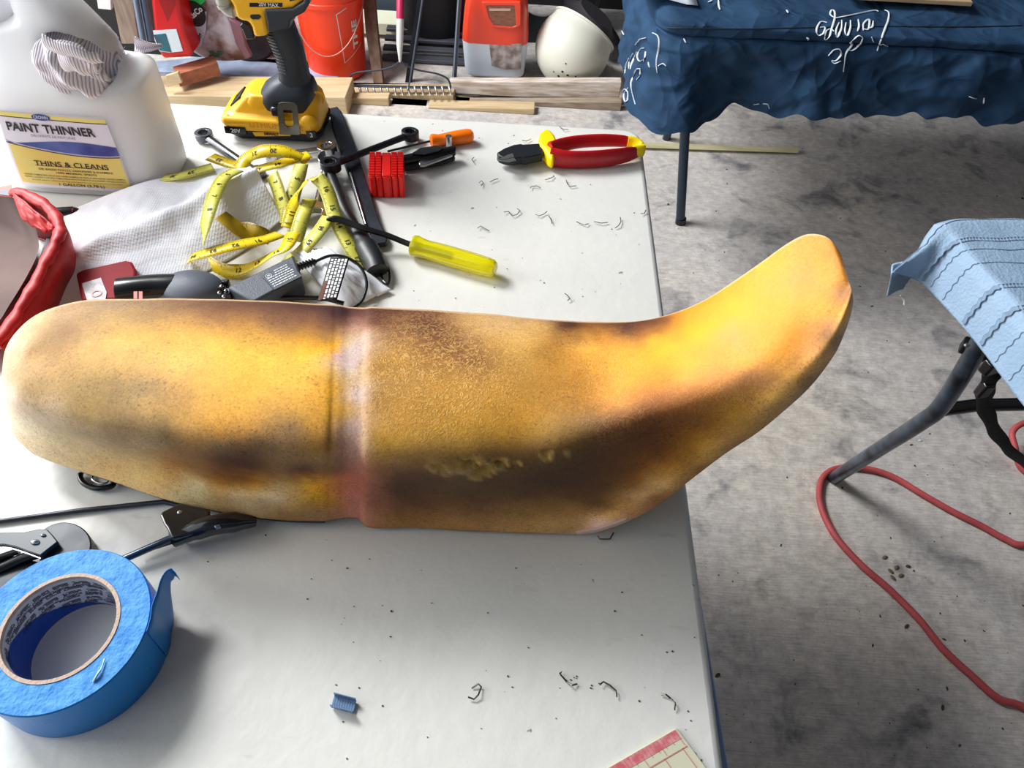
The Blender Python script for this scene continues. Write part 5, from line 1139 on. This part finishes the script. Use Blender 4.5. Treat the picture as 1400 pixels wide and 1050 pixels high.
obj('teal_panel', prism([aty(*p, yj-.005) for p in ((210, 48), (226, 46), (234, 71.5), (218, 69))], (0, .004, 0)), mat('teal panel', (22, 108, 124), .5, rgb2=(60, 60, 70), vscale=30), RJ, smooth=False)
SB = thing('soil_bag', 'green and white garden bag with black oval logo behind the driver', 'bag', aty(285, 80, 2.48))
ysb = 2.46
def puff(outline, y, d, amp=.02, n=14):
    P = [aty(px, py, y) for px, py in outline]; c = sum(P, Vector())/len(P); rings_ = []
    for k in range(n+1):
        t = k/n; sc_ = math.cos(t*PI/2)**.45; rings_.append([c+(p-c)*sc_+Vector((0, -d*math.sin(t*PI/2)+.004*nz(p, 20, k), 0)) for p in P])
    return loft(rings_, caps=False)
bag_o = [(p.x, p.y) for p in [Vector((q[0], q[1], 0)) for q in ((243, -25), (262, -30), (300, -30), (320, 20), (338, 70), (336, 80), (300, 82), (272, 74), (260, 60), (250, 25))]]
bag_o = [(v.x, v.y) for v in smooth_path([(a, b, 0) for a, b in bag_o], 4, True)]
obj('bag_film', puff(bag_o, ysb+.03, .03), mat('clear creased film', (196, 184, 196), .25, rgb2=(120, 82, 74), vscale=14, bump=.6, bscale=40, lo=.42, hi=.62), SB, angle=80)
obj('green_panel', prism([aty(*p, ysb-.012) for p in ((241, -20), (268, -20), (280, 2), (262, 18), (254, 33), (251, 28))], (0, .006, 0)), mat('green print', (18, 190, 78), .4), SB, bevel=.002)
obj('white_panel', prism([aty(*p, ysb-.013) for p in ((253, 33), (260, 20), (282, 16), (281, 40), (272, 72), (262, 62))], (0, .006, 0)), mat('pale lilac print', (205, 205, 224), .4, rgb2=(170, 170, 196), vscale=40), SB, bevel=.002)
oc = aty(265.5, 19.5, ysb-.016)
obj('logo_oval', prism([oc+Vector((.036*math.cos(a), 0, .040*math.sin(a))) for a in [2*PI*k/32 for k in range(32)]], (0, .004, 0)), M_black_print, SB, smooth=False)
ca_, sa_ = math.cos(.62), math.sin(.62)
obj('logo_lettering', mapg(text('andsCo', .024, .0008), frame(oc+Vector((0, -.002, 0)), (ca_, 0, sa_), (-sa_, 0, ca_))), M_white_print, SB, smooth=False)
ca_, sa_ = math.cos(.95), math.sin(.95)
obj('bag_lettering', mapg(text('Potting', .020, .0004), frame(aty(270, 55, ysb-.016), (ca_, 0, sa_), (-sa_, 0, ca_))), M_black_print, SB, smooth=False)
obj('mauve_fold', prism([aty(*p, ysb+.0) for p in ((312, 25), (330, 35), (336, 62), (344, 78), (336, 82), (322, 60))], (0, .02, 0)), mat('mauve film', (128, 84, 96), .45), SB, bevel=.004)
obj('green_sprig', join(*[ellipsoid(aty(294+6*math.cos(k*1.3), 74+3*math.sin(k*2.1), ysb-.014), (.010, .004, .005), 8) for k in range(8)]), mat('printed green', (48, 92, 62), .5), SB)
obj('pale_blue_board', prism([at(*p, .012) for p in ((196, 92), (300, 82), (420, 98), (470, 108), (440, 122), (300, 106), (215, 104))], (0, 0, .018)), mat('pale blue board', (178, 194, 222), .5, rgb2=(130, 140, 158), vscale=10), label='pale blue sheet lying flat under the soil bag', cat='sheet', bevel=.002)
obj('dark_mulch_bag', puff([(v.x, v.y) for v in smooth_path([(a, b, 0) for a, b in ((300, -40), (345, -30), (372, 30), (375, 70), (352, 84), (330, 80), (316, 40))], 4, True)], 2.62, .04), mat('dark brown film', (58, 44, 44), .45), label='dark brown bag in the shadow between the soil bag and the driver', cat='bag', angle=80)

# ------------------------------------------------------------------ blue comforter on the back table
T2 = thing('back_table', 'folding table with dark tube legs under the navy comforter', 'table', (.95, 2.0, 0))
T2Z, T2Y, T2X = .655, 1.64, .30
obj('tabletop', box((1.15, 2.02, T2Z-.018), (1.66, .70, .03)), mat('white table board', (220, 220, 220), .5), T2, bevel=.004)
M_leg2 = mat('blue black leg tube', (50, 62, 78), .25, .6)
obj('leg', tube([at(930, 305, 0), Vector((.415, 1.83, .34)), Vector((.40, 1.84, T2Z-.03))], .0135, 16), M_leg2, T2)
obj('leg', tube([at(911, 190, 0), Vector((.46, 2.20, .30)), Vector((.44, 2.18, T2Z-.03))], .0135, 16), M_leg2, T2)
for x_, y_ in ((1.85, 1.83), (1.85, 2.22)): obj('leg', tube([(x_, y_, 0), (x_, y_, T2Z-.03)], .0135, 12), M_leg2, T2)
obj('foot_cap', tube([at(930, 305, 0), at(930, 305, 0)+Vector((-.001, 0, .018))], .0155, 14), M_gloss, T2)
# perimeter of the table in plan, then drop
peri = [(T2X-.03, 2.42), (T2X-.035, 2.1), (T2X-.04, 1.85), (T2X-.035, 1.70), (T2X, T2Y-.02), (T2X+.10, T2Y-.03), (.60, T2Y-.03), (.9, T2Y-.03), (1.2, T2Y-.03), (1.6, T2Y-.03), (2.02, T2Y-.03)]
PP = smooth_path([(x, y, 0) for x, y in peri], 22)
acc = [0]
for a, b in zip(PP, PP[1:]): acc.append(acc[-1]+(b-a).length)
CT = Vector((1.2, 2.05, T2Z+.006))
def hemz(s):
    base = np.interp(s, [0, .45, .70, .80, .90, 1.05, 1.25, 1.6, 2.6], [.52, .48, .435, .43, .44, .475, .49, .50, .51])
    return base+.006*math.sin(s*23)+.005*math.sin(s*51+1)+.004*math.sin(s*97)
def comf(u, v):
    s = u*acc[-1]; i = min(int(np.searchsorted(acc, s)), len(PP)-1); i = max(i, 1)
    k = (s-acc[i-1])/(acc[i]-acc[i-1]); p = PP[i-1].lerp(PP[i], k)
    t = (PP[i]-PP[i-1]).normalized(); n_ = Vector((t.y, -t.x, 0)); n_ = -n_ if n_.y > .5 or (abs(n_.y) <= .5 and n_.x > 0) else n_
    if v < .30:
        w_ = v/.30; c0 = Vector((min(max(p.x, .34), 1.95), 2.30, T2Z+.008)); q_ = c0.lerp(Vector((p.x, p.y, T2Z+.008)), w_)
        q_.z += .010*nz(q_, 7, 1)+.004*abs(nz(q_, 25, 2)); q_.z -= .006*smo(.85, 1, w_); return q_
    w_ = (v-.30)/.70; zt = T2Z+.002; zh = hemz(s)
    z = zt+(zh-zt)*w_
    big = math.sin(s*13+1.2*math.sin(s*5))*.5+math.sin(s*29+2+3*w_)*.25
    q_ = Vector((p.x, p.y, z))
    ov = (.014+.022*big)*smo(0, .9, w_)+.012*smo(0, .25, w_)
    ov += .016*nz((s, z*.7, 0), 9, 5)*smo(0, .3, w_)+.013*abs(nz((s+z*.6, z*1.2, 0), 14, 7))*smo(0, .3, w_)-.010*abs(nz((s-z*.9, z, 0), 18, 9))*smo(0, .2, w_)
    crn = math.exp(-((s-.86)/.05)**2); ov += .055*crn*smo(.1, 1, w_)-.065*math.exp(-((s-1.00)/.055)**2)*smo(.05, .7, w_)
    seam = math.exp(-((w_-.13)/.018)**2); ov -= .008*seam; ov += .006*math.exp(-((w_-.03)/.05)**2)
    q_ += n_*ov
    return q_
cg = grid(comf, 420, 110)
M_navy = mat('navy comforter', (30, 56, 84), .75, rgb2=(44, 74, 104), vscale=9, spec=.2)
nt = M_navy.node_tree; tcn = nt.nodes['Texture Coordinate']; hs = None
for sc_, wt in ((4.5, 1.0), (10, .35)):
    n = nt.nodes.new('ShaderNodeTexNoise'); n.inputs['Scale'].default_value = sc_; n.inputs['Detail'].default_value = 1; n.inputs['Distortion'].default_value = 1.2; nt.links.new(tcn.outputs['Object'], n.inputs['Vector'])
    m1 = nt.nodes.new('ShaderNodeMath'); m1.operation = 'SUBTRACT'; nt.links.new(n.outputs['Fac'], m1.inputs[0]); m1.inputs[1].default_value = .5
    m2 = nt.nodes.new('ShaderNodeMath'); m2.operation = 'ABSOLUTE'; nt.links.new(m1.outputs[0], m2.inputs[0])
    m3 = nt.nodes.new('ShaderNodeMath'); m3.operation = 'MULTIPLY_ADD'; nt.links.new(m2.outputs[0], m3.inputs[0]); m3.inputs[1].default_value = -wt
    if hs: nt.links.new(hs, m3.inputs[2])
    hs = m3.outputs[0]
bp = nt.nodes.new('ShaderNodeBump'); bp.inputs['Strength'].default_value = 1; bp.inputs['Distance'].default_value = .040; nt.links.new(hs, bp.inputs['Height']); nt.links.new(bp.outputs[0], nt.nodes['Principled BSDF'].inputs['Normal'])
nav = thing('navy_comforter', 'wrinkled navy comforter with white script draped over the back table', 'comforter', (.95, 1.8, .3))
obj('cloth', cg, M_navy, nav, angle=100)
cb = BVHTree.FromPolygons(cg[0], cg[1])
def onc(px, py, e=.0022):
    v = Vector(_ray(px, py)).normalized(); h = cb.ray_cast(Vector(CAM), v)
    if h[0] is None: return None
    n_ = h[1]; n_ = n_ if n_.dot(v) < 0 else -n_
    return h[0]+n_*e
def stroke(pts, w_=.0020):
    P = smooth_path([(a, b, 0) for a, b in pts], 5); Q = [onc(p.x, p.y) for p in P]; Q = [q for q in Q if q is not None]
    if len(Q) < 3: return None
    return tube(Q, [w_*(.55+.6*math.sin(PI*i/(len(Q)-1))) for i in range(len(Q))], 6, rv=.0008)
def s7(*p): return [(1100+a/4.667, b/4.667) for a, b in p]
def s6(*p): return [(820+a/4.667, b/4.667) for a, b in p]
STRK = [s7((510,70),(535,85),(532,130),(515,175),(500,215),(482,262),(460,325)), s7((478,285),(505,278),(528,302)), s7((468,78),(440,72),(350,90),(250,110),(195,118),(162,98),(172,70),(190,80),(190,125),(175,175),(155,232),(128,250),(135,205),(165,190),(185,205)),
 s7((425,235),(440,262)), s7((372,200),(375,155),(410,130),(405,190),(375,190)), s7((405,185),(430,175),(435,140)), s7((340,130),(345,170),(335,205)), s7((290,135),(290,180),(272,225),(255,205),(262,150)), s7((235,135),(232,190),(205,235),(200,195),(218,150)), s7((140,150),(100,145),(75,190),(85,222),(118,212),(128,180),(98,180)), s7((12,238),(25,240),(22,252)),
 s7((370,240),(340,228),(295,265),(300,290),(262,340),(245,455)), s7((370,240),(350,285),(300,322),(270,312)), s7((150,355),(185,318),(222,315),(228,350),(200,385),(172,385)), s7((172,388),(190,402),(228,388)),
 s7((1048,615),(1095,625)), s7((1142,622),(1140,655)),
 s6((340,212),(375,235),(382,290),(365,400),(370,465)), s6((375,420),(405,405),(425,420)), s6((315,395),(322,430)), s6((300,240),(262,250),(232,285)), s6((290,308),(265,315),(245,355),(260,390),(290,370),(298,330),(285,390)), s6((240,330),(225,370),(205,415),(200,445)), s6((215,340),(195,390),(190,440)), s6((190,370),(172,420),(165,470)),
 s6((265,440),(240,440),(222,480),(205,530),(212,590),(232,665)), s6((262,440),(262,480),(240,510)), s6((140,620),(145,590),(165,570),(185,590),(180,640),(165,645),(160,600),(185,560)),
 s6((130,138),(135,180),(160,220)), s6((80,180),(82,235),(115,250),(130,205),(110,165)), s6((1190,70),(1200,88)), s6((535,250),(550,275)), s6((755,0),(758,40),(766,68)), s6((985,665),(1020,660)), s6((1045,660),(1075,665),(1085,690)), s6((1320,235),(1328,252)), s6((95,0),(105,20)),s6((690,18),(715,8))]
sg_ = [x for x in (stroke(s) for s in STRK) if x]
for x in sg_: obj('script_stroke', x, mat('white script ink', (226, 232, 240), .6), nav)
sm = [onc(px, 38.5+1.2*math.sin(px*.02)-(px > 1150)*((px-1150)*.028)*.5, .0008) for px in range(912, 1400, 5)]
obj('hem_seam', tube([q for q in sm if q is not None], .0014, 6), mat('dark seam', (18, 28, 42), .7), nav)
obj('loose_thread', tube(smooth_path([aty(1134, 148, 1.6), aty(1131, 155, 1.6), aty(1124, 160, 1.6)], 5), .0012, 6), mat('dark thread', (30, 40, 50), .7), nav)
obj('white_paper', mapg(grid(lambda u, v: (u, v, 0), 6, 4), lambda v: Vector((aty(868+v[0]*90, 0, 1.66).x, 1.675+v[1]*.25, T2Z+.020+.006*math.sin(v[0]*5)))), mat('white paper', (225, 232, 245), .6), label='white paper lying on the left end of the navy comforter', cat='paper', solid=.0008)
obj('cardboard_sheet', box((aty(1260, 4, 1.68).x, 1.90, T2Z+.028), (.27, .34, .010)), mat('tan cardboard', (206, 176, 140), .7, rgb2=(188, 156, 118), vscale=20), label='tan cardboard sheet on top of the navy comforter', cat='cardboard', bevel=.002)

# ------------------------------------------------------------------ side table with blue grey cloth
T3 = thing('side_table', 'folding side table with bent dark steel legs under a pale blue cloth', 'table', (.95, .6, 0))
obj('tabletop', box((1.10, .42, TZ-.018), (.80, .86, .028), rz=.10), mat('white table board', (220, 220, 220), .5), T3, bevel=.006)
M_leg3 = mat('slate blue leg tube', (98, 112, 130), .3, .55, rgb2=(48, 54, 62), vscale=25)
l0, l1, l2 = at(1140, 654, .004), at(1283, 562, .452), at(1345, 462, .635)
obj('leg', tube(smooth_path([l0, l0.lerp(l1, .5), l1-(l1-l0)*.12, l1+(l2-l1)*.12, l2], 6), .0135, 16), M_leg3, T3)
for x_, y_ in ((.72, .0), (1.4, .0), (1.4, .7)): obj('leg', tube([(x_, y_, 0), (x_, y_, TZ-.03)], .0135, 12), M_leg3, T3)
obj('leg_brace', tube([at(1290, 560, .42), at(1335, 554, .42), at(1440, 552, .42)], .011, 12), M_gloss, T3)
obj('hinge_bracket', box(at(1340, 480, .60), (.05, .02, .02), rz=-.5), M_black, T3, bevel=.003)
obj('leg_rivet', ellipsoid(at(1322, 472, .628), (.004, .004, .003), 10), M_steel, T3)
O3 = Vector((.548, .846, 0)); EX3 = Vector((.988, .10, 0)); EY3 = Vector((.235, -.972, 0))
def c3(u, v):
    # u: 0 at the hem hanging off the left edge -> 1 over the top; v: 0 far edge -> 1 near
    b_ = v*.75; fc = smo(.075, 0, v)
    if u < .30:
        w_ = 1-u/.30
        fl = math.exp(-((v-.02)/.038)**2)
        a = -.006*smo(0, .3, w_)-.010*w_-.003*math.sin(v*17+1)*w_-.052*fl*w_; z = TZ+.006-.066*w_**1.3+.020*fl*w_
        b_ += .030*fc*w_
    else:
        a = (u-.30)/.70*.80; z = TZ+.006
    p = O3+EX3*a+EY3*b_
    if u >= .30: z += .0015*nz((p.x, p.y, 0), 14, 2)+.001*nz((p.x, p.y, 0), 40, 3)
    if a < .05: b2 = .030*((.05-max(a, -.03))/.08)**1.6*smo(.12, 0, v); p += EY3*b2
    z -= .010*smo(.03, 0, v)**2
    return Vector((p.x, p.y, z))
M_cl = mat('pale blue cotton', (158, 182, 206), .85, rgb2=(146, 172, 198), vscale=16, bump=.7, bscale=260, spec=.2)
LC = thing('blue_cloth', 'pale blue stitched cotton cloth draped over the side table', 'tablecloth', (.9, .5, TZ))
obj('cloth', grid(c3, 120, 120), M_cl, LC, angle=100, solid=.0015)
g = []
rs = random.Random(5)
for j, vv in enumerate((.018, .072, .105, .14, .195, .245, .29, .33, .40, .46, .52, .60, .68)):
    wide = j in (1, 4, 5, 8, 10); n_ = 170
    for k in range(n_):
        u0 = .015+k/n_*.72
        p0 = c3(u0, vv+.0015*math.sin(k*.5)); p1 = c3(u0+.0032, vv+.0015*math.sin(k*.5+.4))
        up = Vector((0, 0, .0013)) if u0 > .3 else Vector((-.0012, 0, .0009))
        g.append(tube([p0+up, p1+up], .0007, 4, rv=.0005, caps=False))
        if wide: dy_ = Vector((0, -.006, 0)); g.append(tube([p0+up+dy_, p1+up+dy_], .0007, 4, rv=.0005, caps=False)); g.append(tube([p0+up, p0+up+dy_], .0005, 4, rv=.0005, caps=False))
obj('stitched_rows', join(*g), mat('shadow blue stitching', (128, 150, 174), .85), LC)
# drooping corner flap
def flapf(u, v):
    a = aty(1236, 318, .842).lerp(aty(1216, 345, .812), u) if False else None
    top_ = [c3(.06, .035)+Vector((.012, .010, -.004)), c3(.01, .030)+Vector((0, .004, 0)), c3(.002, .012)]
    bot_ = [at(1252, 372, .675), at(1237, 401, .640), at(1213, 405, .645)]
    t = u*2; i = min(int(t), 1); k = t-i
    p = top_[i].lerp(top_[i+1], k).lerp(bot_[i].lerp(bot_[i+1], k), v); p = p.copy(); p.y += .010*math.sin(u*PI); return p
obj('corner_flap', grid(flapf, 16, 16), M_cl, LC, solid=.0025)
obj('frayed_end', tube(smooth_path([at(1231, 404, .66), at(1236, 410, .655), at(1236, 417, .65)], 4), .0013, 6), mat('pale thread', (205, 205, 205), .7), LC)
ST_ = thing('black_strap', 'black webbing strap with buckle hanging under the side table', 'strap', at(1360, 570, .5))
sp = smooth_path([at(1368, 495, .64), at(1360, 505, .62), at(1352, 522, .60), at(1345, 545, .56), at(1351, 570, .52), at(1366, 598, .47), at(1385, 620, .43), at(1410, 640, .38)], 6)
obj('webbing', tube(sp, [.0105+.0015*math.sin(i*.9) for i in range(len(sp))], 10, rv=.003, up=(.3, 1, .3)), mat('black webbing', (16, 16, 18), .7, bump=.5, bscale=300), ST_)
obj('buckle', box(at(1358, 500, .63), (.030, .016, .022), rz=.4), M_gloss, ST_, bevel=.003)
obj('slider', box(at(1346, 532, .585), (.016, .014, .026), rz=.2), M_gloss, ST_, bevel=.003)

# ------------------------------------------------------------------ red hose, floor debris
M_hose = mat('dusty red hose', (196, 84, 84), .6, rgb2=(168, 66, 70), vscale=20)
hose = [(1400+60, 735), (1400, 745), (1375, 737), (1340, 718), (1300, 698), (1260, 675), (1225, 654), (1195, 643), (1160, 639), (1135, 644), (1122, 660), (1122, 690), (1140, 730), (1175, 770), (1215, 805), (1255, 845), (1290, 888), (1330, 925), (1365, 955), (1400, 967), (1470, 1010)]
obj('red_hose', tube(smooth_path([at(px, py, .007) for px, py in hose], 8), .0068, 12), M_hose, label='thin red hose looped around the side table foot on the concrete', cat='hose')
obj('red_cord_loop', tube(smooth_path([at(1420, 575, .06), at(1396, 580, .05), at(1384, 592, .04), at(1388, 612, .03), at(1396, 640, .01), at(1425, 655, .008)], 6), .0068, 12), M_hose, label='bit of red hose coil at the right edge under the strap', cat='hose')
g = []
rd = random.Random(21)
for _ in range(130):
    px, py = rd.uniform(900, 1400), rd.uniform(200, 1050)
    if proj(at(px, py, 0))[0] < 900: continue
    p = at(px, py, .0005); r_ = rd.uniform(.0006, .0022)*(1 if rd.random() < .85 else 2)
    g.append(ellipsoid(p, (r_*rd.uniform(.8, 2.4), r_, r_*.6), 6, Matrix.Rotation(rd.uniform(0, 3), 3, 'Z')))
obj('floor_grit', join(*g), mat('brown grit', (78, 62, 46), .9), kind='stuff', label='brown grit and leaf scraps scattered on the concrete', cat='grit')
g = []
for px, py in ((1160, 151), (1138, 160), (1098, 167), (1025, 188), (1192, 152), (926, 312), (1248, 588), (1258, 602)):
    p = at(px, py, .001); g.append(ellipsoid(p, (.005, .003, .0015), 8))
obj('white_flecks', join(*g), mat('white flecks', (220, 220, 215), .7), kind='stuff', label='white paint flecks scattered on the floor below the comforter', cat='flecks')
g = []
for px, py in ((1218, 781), (1226, 776), (1232, 787), (1221, 790), (1210, 762)): g.append(ellipsoid(at(px, py, .001), (.007, .004, .002), 8, Matrix.Rotation(px, 3, 'Z')))
obj('leaf_scraps', join(*g), mat('dead leaf', (110, 92, 66), .8), kind='stuff', label='small clump of leaf scraps beside the red hose', cat='leaf scraps')
for m in list(bpy.data.materials):
    if m.users == 0: bpy.data.materials.remove(m)
